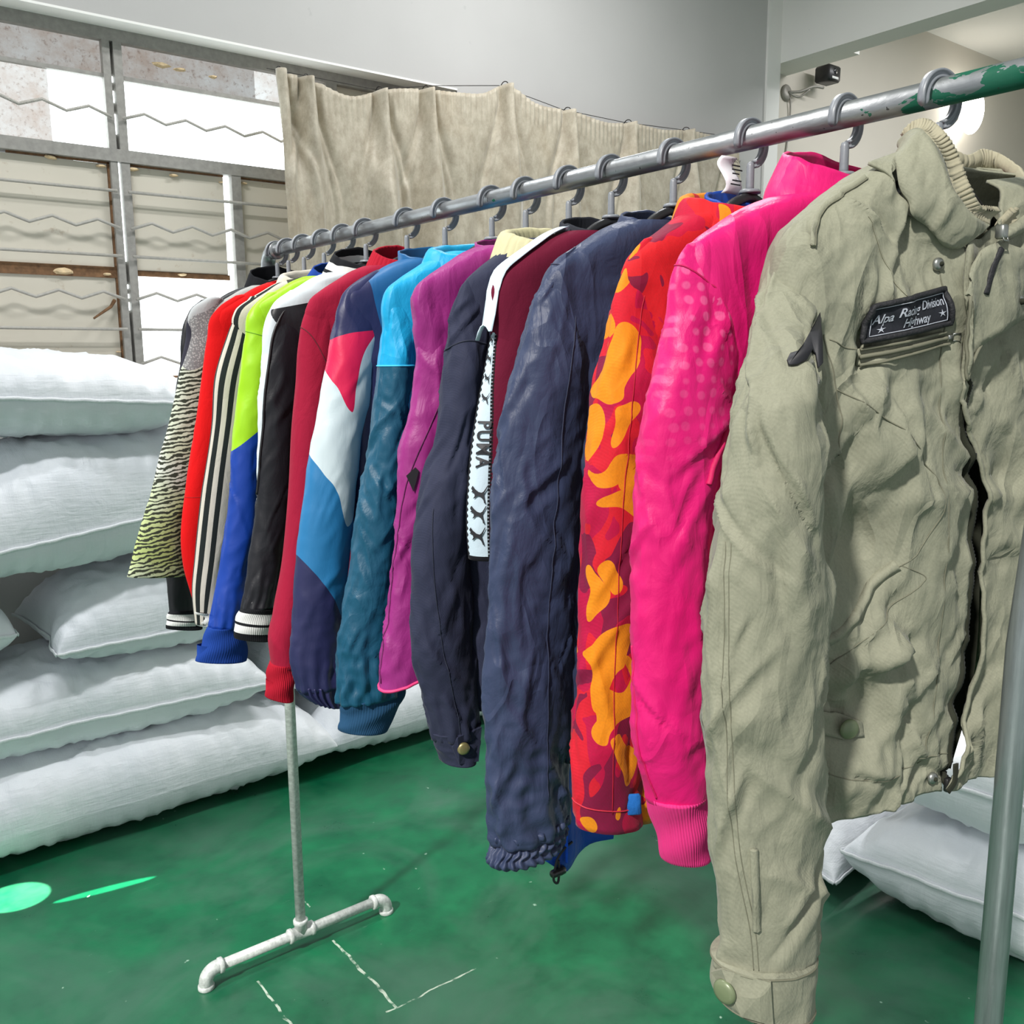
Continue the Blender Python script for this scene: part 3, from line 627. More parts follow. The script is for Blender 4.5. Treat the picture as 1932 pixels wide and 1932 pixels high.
# garment measurements in metres: sleeve and cuff rows (t, x, z, half width, half depth, nx, ny, tilt)
DATA = {"khaki":{"y":-1.529,"phi":0.1745,"v":0.085,"sleeve":[[0.0,-0.1591,1.5655,0.0138,0.0158,0.711,-0.7032,-0.0],[0.0221,-0.163,1.552,0.0182,0.021,0.7132,-0.7009,-0.0],[0.0441,-0.1661,1.5385,0.0193,0.0223,0.7144,-0.6997,-0.0],[0.0809,-0.182,1.515,0.0213,0.0249,0.7169,-0.6972,-0.0],[0.1544,-0.2286,1.47,0.0231,0.0271,0.7196,-0.6944,-0.0],[0.2279,-0.2622,1.4303,0.0255,0.0302,0.7218,-0.6921,-0.0],[0.3382,-0.2649,1.3705,0.0348,0.034,0.7231,-0.6908,-0.0],[0.4559,-0.2658,1.3047,0.0479,0.034,0.7237,-0.6901,-0.0],[0.5588,-0.2658,1.2454,0.0546,0.034,0.7237,-0.6901,-0.0],[0.7059,-0.2617,1.1569,0.0575,0.034,0.7208,-0.6931,-0.0],[0.8162,-0.2571,1.0874,0.0556,0.034,0.7176,-0.6964,-0.0],[0.9265,-0.2541,1.0159,0.0505,0.034,0.7156,-0.6986,-0.0],[1.0,-0.2531,0.9672,0.0472,0.034,0.7149,-0.6992,-0.0]],"cuff":[[0.0,-0.2544,0.9706,0.0478,0.034,0.7158,-0.6983,-0.0071],[0.1333,-0.2541,0.9651,0.0472,0.034,0.7156,-0.6985,-0.0067],[0.8,-0.253,0.9312,0.0455,0.034,0.7149,-0.6993,-0.0103],[1.0,-0.2501,0.9197,0.041,0.034,0.7128,-0.7013,-0.0117]]},"pink":{"y":-1.433,"phi":0.0,"v":0.0,"sleeve":[[0.0,-0.2209,1.5578,0.006,0.006,0.6616,-0.7499,-0.0],[0.0173,-0.2164,1.55,0.014,0.014,0.659,-0.7522,-0.0],[0.0559,-0.2101,1.5321,0.0242,0.0238,0.6553,-0.7554,-0.0],[0.1329,-0.2076,1.4953,0.0346,0.03,0.6538,-0.7566,-0.0],[0.2293,-0.2119,1.4485,0.0505,0.03,0.6563,-0.7545,-0.0],[0.3256,-0.2212,1.4013,0.0526,0.03,0.6617,-0.7497,-0.0],[0.422,-0.2351,1.3542,0.0406,0.03,0.67,-0.7424,-0.0],[0.5183,-0.2409,1.3062,0.0367,0.03,0.6735,-0.7392,-0.0],[0.711,-0.2389,1.206,0.0395,0.03,0.6723,-0.7403,-0.0],[0.9037,-0.2347,1.1009,0.0387,0.03,0.6697,-0.7426,-0.0],[1.0,-0.2278,1.045,0.0303,0.03,0.6656,-0.7463,-0.0]],"cuff":[[0.0,-0.2271,1.0492,0.0314,0.03,0.6652,-0.7466,-0.0],[0.15,-0.2253,1.0388,0.0286,0.0288,0.6642,-0.7476,-0.0],[0.5667,-0.2191,1.0091,0.0259,0.0258,0.6605,-0.7508,-0.0],[1.0,-0.2118,0.9752,0.0227,0.0223,0.6563,-0.7545,-0.0021]]},"camo":{"y":-1.317,"phi":0.0,"v":0.0,"sleeve":[[0.0,-0.1546,1.5789,0.0064,0.007,0.6942,-0.7198,-0.0],[0.0211,-0.1574,1.5667,0.0146,0.016,0.6956,-0.7184,-0.0],[0.0533,-0.1642,1.5481,0.0183,0.0203,0.6991,-0.715,-0.0],[0.0993,-0.1731,1.5216,0.0204,0.0229,0.7038,-0.7104,-0.0],[0.182,-0.182,1.4741,0.0239,0.0272,0.7084,-0.7058,-0.0],[0.2647,-0.1902,1.4262,0.0299,0.03,0.7127,-0.7015,-0.0],[0.3658,-0.1975,1.3672,0.0343,0.03,0.7166,-0.6975,-0.0],[0.4577,-0.2027,1.3128,0.0347,0.03,0.7193,-0.6947,-0.0],[0.5956,-0.2057,1.2291,0.0318,0.03,0.7209,-0.693,-0.0],[0.7794,-0.2096,1.1141,0.0349,0.03,0.723,-0.6909,-0.0],[0.9449,-0.2141,1.0075,0.0392,0.03,0.7254,-0.6883,-0.0],[1.0,-0.2127,0.961,0.0357,0.03,0.7247,-0.6891,-0.0086]]},"navy":{"y":-1.204,"phi":0.0,"v":0.0,"sleeve":[[0.0,-0.1566,1.5802,0.0036,0.0047,0.7486,-0.6631,-0.0],[0.0164,-0.1612,1.5697,0.014,0.018,0.7508,-0.6606,-0.0],[0.0409,-0.1659,1.554,0.0211,0.0274,0.7529,-0.6581,-0.0],[0.0682,-0.1693,1.5367,0.0284,0.03,0.7546,-0.6562,-0.0],[0.1182,-0.1751,1.505,0.0388,0.03,0.7573,-0.6531,-0.0],[0.1909,-0.1863,1.4586,0.049,0.03,0.7626,-0.6468,-0.0],[0.2636,-0.1971,1.4121,0.054,0.03,0.7678,-0.6407,-0.0],[0.3455,-0.206,1.3595,0.0569,0.03,0.7721,-0.6355,-0.0],[0.4818,-0.2144,1.2702,0.0611,0.03,0.7762,-0.6305,-0.0],[0.6182,-0.2199,1.1787,0.0613,0.03,0.7788,-0.6273,-0.0],[0.7545,-0.2236,1.0847,0.0604,0.03,0.7806,-0.6251,-0.0],[0.8909,-0.2253,0.9876,0.0567,0.03,0.7814,-0.624,-0.0],[0.9636,-0.2244,0.9341,0.0525,0.03,0.781,-0.6246,-0.0],[1.0,-0.2234,0.9068,0.0497,0.03,0.7805,-0.6252,-0.0]],"cuff":[[0.0,-0.2249,0.9195,0.0521,0.03,0.7812,-0.6243,-0.0],[0.3833,-0.2238,0.9036,0.0501,0.03,0.7807,-0.6249,-0.0],[0.8,-0.2299,0.8901,0.053,0.03,0.7836,-0.6212,0.0013],[1.0,-0.2296,0.8825,0.0473,0.03,0.7835,-0.6214,0.0019]]},"maroon":{"y":-1.097,"phi":0.0,"v":0.0,"sleeve":[[0.0,-0.1388,1.5779,0.0054,0.0077,0.781,-0.6246,-0.0],[0.0412,-0.143,1.5633,0.0152,0.0217,0.7828,-0.6223,-0.0],[0.095,-0.1489,1.5443,0.02,0.0288,0.7853,-0.6192,-0.0],[0.1935,-0.159,1.5095,0.0238,0.03,0.7896,-0.6137,-0.0],[0.3728,-0.1714,1.4462,0.0289,0.03,0.7949,-0.6068,-0.0],[0.5341,-0.1814,1.3889,0.0325,0.03,0.7991,-0.6011,-0.0],[0.6953,-0.1902,1.3311,0.0337,0.03,0.8029,-0.5961,-0.0],[0.9104,-0.1973,1.2528,0.0316,0.03,0.806,-0.5919,-0.0],[1.0,-0.1974,1.2195,0.0283,0.03,0.806,-0.5919,-0.0]]},"denim":{"y":-1.014,"phi":0.0,"v":0.0,"sleeve":[[0.0,-0.1485,1.5674,0.0041,0.0065,0.8108,-0.5854,-0.0],[0.0138,-0.1528,1.5593,0.0124,0.0196,0.8124,-0.583,-0.0],[0.0484,-0.1594,1.5392,0.0181,0.0289,0.815,-0.5794,-0.0],[0.1061,-0.167,1.5059,0.0228,0.03,0.818,-0.5752,-0.0],[0.1869,-0.1786,1.4592,0.024,0.03,0.8226,-0.5686,-0.0],[0.2791,-0.19,1.4058,0.0225,0.03,0.8271,-0.5621,-0.0],[0.3829,-0.1979,1.345,0.0249,0.03,0.8302,-0.5575,-0.0],[0.4406,-0.206,1.3114,0.029,0.03,0.8334,-0.5527,-0.0],[0.5329,-0.2163,1.2571,0.0339,0.03,0.8374,-0.5466,-0.0],[0.6136,-0.2204,1.2088,0.0383,0.03,0.839,-0.5441,-0.0],[0.729,-0.2192,1.1377,0.0439,0.03,0.8385,-0.5448,-0.0],[0.8443,-0.2164,1.0648,0.045,0.03,0.8374,-0.5465,-0.0],[0.9366,-0.2076,1.0036,0.0382,0.03,0.834,-0.5518,-0.0],[1.0,-0.2004,0.9604,0.0333,0.03,0.8312,-0.556,-0.0]],"cuff":[[0.0,-0.201,0.9727,0.0352,0.03,0.8314,-0.5557,0.0021],[0.3103,-0.1992,0.9578,0.0328,0.03,0.8307,-0.5567,0.0014],[0.8276,-0.1976,0.9314,0.0261,0.03,0.83,-0.5577,-0.0014],[1.0,-0.1986,0.9233,0.0216,0.03,0.8305,-0.5571,-0.0022]]},"purple":{"y":-0.92,"phi":0.0,"v":0.0,"sleeve":[[0.0,-0.1407,1.5769,0.0057,0.0098,0.8323,-0.5543,-0.0],[0.0191,-0.1461,1.5661,0.0149,0.0255,0.8342,-0.5514,-0.0],[0.0573,-0.1539,1.5447,0.02,0.03,0.837,-0.5471,-0.0],[0.1338,-0.1597,1.5022,0.0171,0.0299,0.8391,-0.544,-0.0],[0.2357,-0.1668,1.4452,0.0162,0.0287,0.8416,-0.54,-0.0],[0.3376,-0.1799,1.3879,0.0148,0.0266,0.8463,-0.5327,-0.0],[0.4395,-0.1965,1.3308,0.0155,0.0286,0.8522,-0.5232,-0.0],[0.5541,-0.2065,1.2657,0.0124,0.0232,0.8557,-0.5174,-0.0],[0.6178,-0.2114,1.2292,0.011,0.0208,0.8575,-0.5145,-0.0],[0.7197,-0.2196,1.1705,0.0107,0.0205,0.8604,-0.5097,-0.0],[0.8089,-0.2251,1.1185,0.0121,0.0234,0.8623,-0.5064,-0.0],[0.9108,-0.2338,1.059,0.015,0.0293,0.8654,-0.5012,-0.0],[1.0,-0.2382,1.0183,0.0153,0.03,0.8669,-0.4985,0.0119]]},"cyan":{"y":-0.838,"phi":0.0,"v":0.0,"sleeve":[[0.0,-0.1453,1.5755,0.0059,0.0109,0.8519,-0.5237,-0.0],[0.0253,-0.1528,1.5605,0.0146,0.0273,0.8544,-0.5197,-0.0],[0.057,-0.1586,1.5418,0.0228,0.03,0.8563,-0.5165,-0.0],[0.1203,-0.1655,1.5047,0.0212,0.03,0.8585,-0.5127,-0.0],[0.2089,-0.1746,1.4524,0.0242,0.03,0.8615,-0.5077,-0.0],[0.3228,-0.1865,1.3848,0.0254,0.03,0.8654,-0.5011,-0.0],[0.4494,-0.1987,1.3092,0.0267,0.03,0.8694,-0.4942,-0.0],[0.5506,-0.2088,1.2483,0.0309,0.03,0.8726,-0.4884,-0.0],[0.6646,-0.217,1.1789,0.0345,0.03,0.8752,-0.4837,-0.0],[0.7911,-0.2303,1.1018,0.0394,0.03,0.8795,-0.4759,-0.0],[0.9051,-0.2378,1.0309,0.0439,0.03,0.8819,-0.4714,-0.0],[1.0,-0.2353,0.9691,0.0467,0.03,0.8811,-0.4729,-0.0]],"cuff":[[0.0,-0.2288,0.9758,0.0497,0.03,0.879,-0.4767,0.0055],[0.2321,-0.2284,0.9642,0.0507,0.03,0.8789,-0.477,0.0047],[0.8571,-0.2411,0.9334,0.042,0.03,0.8829,-0.4695,-0.0],[1.0,-0.2477,0.9219,0.0352,0.03,0.885,-0.4655,-0.0063]]},"block":{"y":-0.71,"phi":0.0,"v":0.0,"sleeve":[[0.0,-0.1252,1.596,0.0053,0.0106,0.8691,-0.4946,-0.0],[0.0166,-0.1362,1.5852,0.0124,0.0251,0.8724,-0.4889,-0.0],[0.0421,-0.1525,1.5686,0.0213,0.03,0.8771,-0.4804,-0.0],[0.0805,-0.1685,1.5443,0.0218,0.03,0.8816,-0.4719,-0.0],[0.1379,-0.1808,1.5083,0.0172,0.03,0.8852,-0.4653,-0.0],[0.189,-0.1929,1.4764,0.0147,0.03,0.8886,-0.4587,-0.0],[0.2784,-0.202,1.4206,0.0192,0.03,0.8911,-0.4537,-0.0],[0.3678,-0.2067,1.3642,0.0307,0.03,0.8925,-0.4511,-0.0],[0.4572,-0.215,1.3075,0.0363,0.03,0.8948,-0.4465,-0.0],[0.5977,-0.2288,1.2179,0.0403,0.03,0.8986,-0.4387,-0.0],[0.7254,-0.2424,1.1358,0.0395,0.03,0.9024,-0.431,-0.0],[0.8148,-0.2514,1.0779,0.0395,0.03,0.9048,-0.4258,-0.0],[0.917,-0.2572,1.0104,0.0388,0.03,0.9064,-0.4224,-0.0],[1.0,-0.2554,0.9535,0.0332,0.03,0.9059,-0.4235,-0.0]],"cuff":[[0.0,-0.2561,0.958,0.0341,0.03,0.9061,-0.4231,-0.0042],[0.4545,-0.2541,0.9418,0.0312,0.03,0.9055,-0.4243,-0.0067],[1.0,-0.2462,0.9231,0.0213,0.03,0.9034,-0.4288,-0.0076]]},"crimson":{"y":-0.592,"phi":0.0,"v":0.0,"sleeve":[[0.0,-0.1342,1.5852,0.0081,0.0179,0.8892,-0.4576,-0.0],[0.0208,-0.142,1.5722,0.019,0.03,0.8912,-0.4537,-0.0],[0.0556,-0.1558,1.5505,0.0266,0.03,0.8947,-0.4467,-0.0],[0.0903,-0.1691,1.529,0.0254,0.03,0.8981,-0.4398,-0.0],[0.1597,-0.1823,1.4864,0.0232,0.03,0.9014,-0.4329,-0.0],[0.2708,-0.194,1.4182,0.0187,0.03,0.9044,-0.4268,-0.0],[0.3681,-0.2039,1.3581,0.0171,0.03,0.9068,-0.4215,-0.0],[0.5069,-0.2152,1.2715,0.0167,0.03,0.9096,-0.4155,-0.0],[0.6458,-0.2294,1.1844,0.0138,0.03,0.913,-0.4078,-0.0],[0.7569,-0.2423,1.1144,0.0126,0.03,0.9162,-0.4008,-0.0],[0.8542,-0.2534,1.0529,0.0161,0.03,0.9188,-0.3947,-0.0],[0.9236,-0.2617,1.0088,0.0203,0.03,0.9208,-0.39,-0.0],[1.0,-0.2611,0.9581,0.0187,0.03,0.9207,-0.3904,-0.0]],"cuff":[[0.0,-0.2617,0.9647,0.0199,0.03,0.9208,-0.3901,-0.0],[0.3438,-0.266,0.9443,0.0205,0.03,0.9218,-0.3876,-0.0009],[1.0,-0.2724,0.9031,0.0177,0.03,0.9233,-0.384,-0.0044]]},"varsity":{"y":-0.447,"phi":0.0,"v":0.0,"sleeve":[[0.0,-0.1388,1.583,0.0092,0.0225,0.9073,-0.4205,-0.0],[0.0285,-0.1486,1.5671,0.0256,0.026,0.9095,-0.4157,-0.0],[0.0704,-0.1602,1.544,0.0316,0.026,0.9121,-0.41,-0.0],[0.1206,-0.171,1.5164,0.0321,0.026,0.9145,-0.4047,-0.0],[0.2211,-0.1798,1.4614,0.0322,0.026,0.9164,-0.4003,-0.0],[0.3551,-0.1901,1.3875,0.0317,0.026,0.9186,-0.3952,-0.0],[0.5059,-0.1995,1.3036,0.0308,0.026,0.9206,-0.3904,-0.0],[0.6399,-0.2071,1.2283,0.0271,0.026,0.9222,-0.3866,-0.0],[0.7571,-0.2176,1.1622,0.0261,0.026,0.9245,-0.3812,-0.0],[0.8911,-0.2297,1.0862,0.0284,0.026,0.927,-0.375,-0.0],[1.0,-0.2406,1.0243,0.0301,0.026,0.9293,-0.3694,-0.0]],"cuff":[[0.0,-0.2411,1.0234,0.0274,0.026,0.9294,-0.3691,-0.0057],[0.2586,-0.2469,1.0087,0.0327,0.026,0.9306,-0.3661,-0.0067],[0.6034,-0.2515,0.9889,0.0354,0.026,0.9315,-0.3637,-0.0076],[1.0,-0.2532,0.9674,0.0328,0.026,0.9319,-0.3628,-0.0067]]},"lime":{"y":-0.359,"phi":0.0,"v":0.0,"sleeve":[[0.0,-0.1417,1.5836,0.0112,0.026,0.9164,-0.4002,-0.0],[0.0272,-0.1492,1.5672,0.0258,0.026,0.918,-0.3966,-0.0],[0.0624,-0.1647,1.5458,0.0302,0.026,0.9211,-0.3892,-0.0],[0.1232,-0.1778,1.5095,0.0256,0.026,0.9238,-0.3829,-0.0],[0.2032,-0.1916,1.4618,0.021,0.026,0.9265,-0.3762,-0.0],[0.2992,-0.2014,1.4044,0.0193,0.026,0.9285,-0.3715,-0.0],[0.4672,-0.2158,1.3032,0.0213,0.026,0.9312,-0.3644,-0.0],[0.5872,-0.225,1.2302,0.0214,0.026,0.933,-0.3598,-0.0],[0.7152,-0.2367,1.1519,0.0249,0.026,0.9353,-0.354,-0.0],[0.8752,-0.2571,1.0542,0.0267,0.026,0.9391,-0.3437,-0.0],[1.0,-0.2755,0.974,0.0295,0.026,0.9425,-0.3343,-0.0039]],"cuff":[[0.0,-0.2755,0.974,0.0295,0.026,0.9425,-0.3343,-0.0039],[0.2,-0.2767,0.962,0.0333,0.026,0.9427,-0.3337,-0.0039],[0.6167,-0.2773,0.9355,0.0442,0.026,0.9428,-0.3334,-0.0049],[1.0,-0.2844,0.9102,0.0457,0.026,0.9441,-0.3297,-0.0079]]},"cream":{"y":-0.276,"phi":0.0,"v":0.0,"sleeve":[[0.0,-0.1422,1.5816,0.0117,0.024,0.9236,-0.3835,-0.0],[0.0244,-0.1494,1.5666,0.0195,0.024,0.9249,-0.3802,-0.0],[0.065,-0.1655,1.5415,0.0219,0.024,0.9279,-0.3727,-0.0],[0.1463,-0.1829,1.4918,0.0265,0.024,0.9312,-0.3646,-0.0],[0.2439,-0.2019,1.4324,0.0287,0.024,0.9347,-0.3556,-0.0],[0.3902,-0.2191,1.343,0.0271,0.024,0.9377,-0.3473,-0.0],[0.5203,-0.2353,1.2631,0.0271,0.024,0.9406,-0.3395,-0.0],[0.6667,-0.2522,1.1728,0.0272,0.024,0.9435,-0.3313,-0.0],[0.7967,-0.2664,1.0919,0.0261,0.024,0.9459,-0.3243,-0.0],[0.8943,-0.2779,1.0311,0.0233,0.024,0.9479,-0.3186,-0.0],[1.0,-0.2863,0.9643,0.0115,0.024,0.9493,-0.3145,-0.0]],"cuff":[[0.0,-0.2858,0.9874,0.0152,0.024,0.9492,-0.3147,-0.0031],[0.5357,-0.2853,0.972,0.0108,0.024,0.9491,-0.315,-0.0026],[1.0,-0.2865,0.9601,0.0088,0.024,0.9493,-0.3143,-0.001]]},"red":{"y":-0.184,"phi":0.0,"v":0.0,"sleeve":[[0.0,-0.1353,1.5891,0.0105,0.024,0.9291,-0.3697,-0.0],[0.0245,-0.1449,1.5744,0.0273,0.024,0.9308,-0.3655,-0.0],[0.0594,-0.1596,1.5534,0.036,0.024,0.9334,-0.3589,-0.0],[0.1434,-0.1814,1.5037,0.0282,0.024,0.9371,-0.349,-0.0],[0.2657,-0.2002,1.4315,0.0229,0.024,0.9403,-0.3404,-0.0],[0.4056,-0.2197,1.3488,0.02,0.024,0.9435,-0.3314,-0.0],[0.528,-0.2359,1.2763,0.0224,0.024,0.9461,-0.3239,-0.0],[0.6329,-0.2488,1.2139,0.0242,0.024,0.9482,-0.3178,-0.0],[0.7203,-0.259,1.1616,0.0248,0.024,0.9498,-0.3129,-0.0],[0.8077,-0.2682,1.1092,0.0219,0.024,0.9512,-0.3086,-0.0],[0.8864,-0.2724,1.0612,0.016,0.024,0.9518,-0.3066,-0.0],[1.0,-0.2696,0.9899,0.0037,0.013,0.9514,-0.3079,-0.0]]},"mesh":{"y":-0.108,"phi":0.0,"v":0.0,"sleeve":[[0.0,-0.1629,1.5883,0.0135,0.024,0.9387,-0.3447,-0.0],[0.0309,-0.1771,1.571,0.0285,0.024,0.941,-0.3385,-0.0],[0.0734,-0.1905,1.5475,0.0319,0.024,0.9431,-0.3325,-0.0],[0.1506,-0.2013,1.5052,0.029,0.024,0.9448,-0.3277,-0.0],[0.2278,-0.2115,1.4629,0.0278,0.024,0.9464,-0.3231,-0.0],[0.3243,-0.2246,1.4099,0.0266,0.024,0.9484,-0.3172,-0.0],[0.4595,-0.244,1.3357,0.0284,0.024,0.9513,-0.3084,-0.0],[0.6139,-0.2651,1.2508,0.0359,0.024,0.9543,-0.2987,-0.0],[0.749,-0.2834,1.1764,0.0433,0.024,0.957,-0.2902,-0.0],[0.8842,-0.3007,1.1017,0.0518,0.024,0.9594,-0.2821,-0.0],[1.0,-0.3146,1.0308,0.0603,0.024,0.9613,-0.2756,-0.0065]]},"black":{"y":-0.05,"phi":0.0,"v":0.0,"sleeve":[[0.0,-0.1599,1.5873,0.0098,0.018,0.9415,-0.3369,-0.0],[0.0238,-0.1675,1.572,0.0226,0.018,0.9427,-0.3336,-0.0],[0.0611,-0.178,1.5479,0.0274,0.018,0.9443,-0.3291,-0.0],[0.2275,-0.1981,1.4411,0.0298,0.018,0.9473,-0.3203,-0.0],[0.4822,-0.2233,1.2762,0.0335,0.018,0.951,-0.3092,-0.0],[0.7368,-0.2428,1.1084,0.0331,0.018,0.9538,-0.3006,-0.0],[0.8896,-0.2513,1.0058,0.0303,0.018,0.9549,-0.2968,-0.0],[1.0,-0.2518,0.93,0.0305,0.018,0.955,-0.2965,-0.0]],"cuff":[[0.0,-0.2492,0.9343,0.0305,0.018,0.9547,-0.2977,-0.0034],[0.375,-0.2521,0.9171,0.0347,0.018,0.9551,-0.2964,-0.0068],[1.0,-0.2519,0.8935,0.0366,0.018,0.955,-0.2965,-0.0068]]}}
K = {"body":[[[-0.0492,1.6408],[-0.1065,1.6223],[0.0497,1.6223]],[[-0.0865,1.6267],[-0.101,1.611],[0.0442,1.611]],[[-0.1178,1.6108],[-0.0903,1.5928],[0.0335,1.5928]],[[-0.145,1.593],[-0.0793,1.5793],[0.0225,1.5793]],[[-0.1686,1.5767],[-0.0652,1.5711],[0.0084,1.5711]],[[-0.1841,1.5636],[-0.0487,1.5619],[-0.0081,1.5619]],[[-0.1944,1.5449],[-0.0322,1.5569],[-0.0311,1.5555]],[[-0.2003,1.5195],[-0.027,1.5209],[-0.0312,1.5182]],[[-0.2022,1.4754],[-0.022,1.4748],[-0.0265,1.4747]],[[-0.2006,1.4418],[-0.0196,1.4396],[-0.022,1.4397]],[[-0.1991,1.4123],[-0.017,1.4085],[-0.0136,1.4086]],[[-0.1973,1.3753],[-0.0024,1.369],[0.0109,1.3687]],[[-0.1948,1.3235],[0.0082,1.3135],[0.0257,1.3127]],[[-0.1911,1.2483],[0.0102,1.2338],[0.0321,1.2321]],[[-0.1886,1.1983],[0.0121,1.1809],[0.0353,1.177]],[[-0.1792,1.1382],[0.0041,1.126],[0.0319,1.117]],[[-0.1799,1.0863],[0.0042,1.0878],[0.0219,1.0723]],[[-0.1783,1.0542],[0.0032,1.0605],[0.0123,1.0522]],[[-0.1771,1.0298],[0.0006,1.0412],[0.0069,1.0374]]],"patch":[[-0.1333,1.5006],[-0.0551,1.5174],[-0.0473,1.4881],[-0.1361,1.4723]],"welt":[[-0.1344,1.4666],[-0.0493,1.4807],[-0.0441,1.4702],[-0.1346,1.4525]],"yoke":[[-0.1156,1.6094],[-0.1299,1.5999],[-0.1589,1.5803],[-0.1745,1.5643],[-0.1806,1.5499]],"seam_curve":[[-0.1604,1.4332],[-0.1331,1.4169],[-0.0918,1.3902],[-0.058,1.3578],[-0.0482,1.3354],[-0.0515,1.3112],[-0.0652,1.2856],[-0.0814,1.2727]],"seam_side":[[-0.1697,1.4787],[-0.1652,1.4572],[-0.1604,1.4332],[-0.1572,1.4044],[-0.1565,1.3775]],"seam_chest":[[-0.1658,1.4744],[-0.1525,1.468],[-0.1369,1.4657]],"armhole":[[-0.2054,1.5361],[-0.1964,1.5424],[-0.1849,1.5472],[-0.172,1.5508]],"dart":[[-0.1319,1.5752],[-0.1227,1.5546],[-0.1023,1.51]],"pocket":[[-0.0816,1.2746],[-0.1068,1.2513],[-0.1378,1.224],[-0.1611,1.2082]],"pocket2":[[-0.0788,1.2743],[-0.0562,1.2638],[-0.0603,1.2554],[-0.0849,1.2337],[-0.1204,1.2116],[-0.157,1.176]],"placket":[[-0.0517,1.5381],[-0.0476,1.4839],[-0.0431,1.4188],[-0.0398,1.3518],[-0.0338,1.2773],[-0.0268,1.2],[-0.029,1.1322],[-0.0331,1.0741]],"hem_seam":[[-0.1543,1.0873],[-0.1134,1.0763],[-0.0853,1.0735],[-0.0496,1.0767],[-0.0339,1.0824],[0.0053,1.0777]],"tab":[[-0.1609,1.1472],[-0.1178,1.1348],[-0.1074,1.1225],[-0.1175,1.1123],[-0.1594,1.1246]],"tab_button":[[-0.1225,1.1245]],"snap1":[[-0.0538,1.5385]],"snap2":[[0.026,1.5072]],"snap3":[[-0.0156,1.0565]],"snapc":[[-0.0457,1.5705]],"zipl":[[-0.0289,1.539],[-0.026,1.5118],[-0.022,1.4748],[-0.0196,1.4396],[-0.017,1.4085],[-0.0024,1.369],[0.0082,1.3135],[0.0096,1.2737],[0.0102,1.2338],[0.0121,1.1809],[0.0041,1.126],[0.0042,1.0878],[0.0055,1.0461]],"pull":[[-0.0045,1.5716],[-0.002,1.5517],[-0.0104,1.5379],[-0.0187,1.5125]],"tongue":[[0.0061,1.0695],[0.0059,1.0503],[-0.0026,1.0429]],"flap":[[-0.0398,1.5107],[-0.0359,1.4745],[-0.0334,1.4516],[-0.0299,1.4395],[-0.0254,1.4561],[-0.0166,1.4672],[-0.0012,1.4774],[0.0162,1.4855],[0.034,1.4922],[0.0526,1.4958]],"flap_up":[[-0.0398,1.5107],[-0.0376,1.5287],[-0.0322,1.5423],[-0.0206,1.5517],[0.0002,1.5563],[0.0225,1.5537],[0.0454,1.5501]],"fold_r":[[-0.0292,1.4376],[-0.0231,1.4149],[-0.0124,1.3964],[0.0038,1.3695],[0.0165,1.3317],[0.0204,1.2988],[0.0248,1.2347],[0.0283,1.178],[0.0231,1.1139],[0.0118,1.0677],[-0.0001,1.0412]],"collar":[[[-0.0358,1.5583,0.052],[-0.0046,1.572,0.06],[0.008,1.5872,0.062]],[[-0.0571,1.5604,0.055],[-0.0398,1.5801,0.066],[-0.0192,1.5878,0.064]],[[-0.0738,1.5731,0.054],[-0.0547,1.5978,0.062],[-0.0325,1.6063,0.06]],[[-0.0859,1.5849,0.047],[-0.0558,1.6242,0.05],[-0.0339,1.6292,0.05]],[[-0.0872,1.6036,0.037],[-0.054,1.6446,0.035],[-0.0343,1.6522,0.035]],[[-0.0762,1.6214,0.02],[-0.045,1.6566,0.015],[-0.0232,1.6689,0.01]],[[-0.0535,1.635,-0.0],[-0.0386,1.6561,-0.003],[-0.0214,1.6726,-0.008]],[[-0.0234,1.6461,-0.02],[-0.0217,1.6532,-0.022],[-0.0205,1.6645,-0.022]],[[0.0364,1.6513,-0.045],[0.0459,1.6581,-0.05],[0.0538,1.6728,-0.05]],[[0.0976,1.643,-0.055],[0.1078,1.6489,-0.06],[0.1145,1.6631,-0.06]],[[0.1383,1.6516,-0.055],[0.1465,1.6559,-0.06],[0.1447,1.6716,-0.06]],[[0.1503,1.643,-0.03],[0.1572,1.6465,-0.035],[0.1555,1.66,-0.035]],[[0.122,1.614,0.01],[0.1257,1.6168,0.01],[0.1237,1.6315,0.01]],[[0.0704,1.5821,0.04],[0.0663,1.5859,0.045],[0.0629,1.5998,0.045]],[[0.0022,1.5609,0.05],[0.0199,1.5671,0.055],[0.0255,1.5812,0.055]]]}
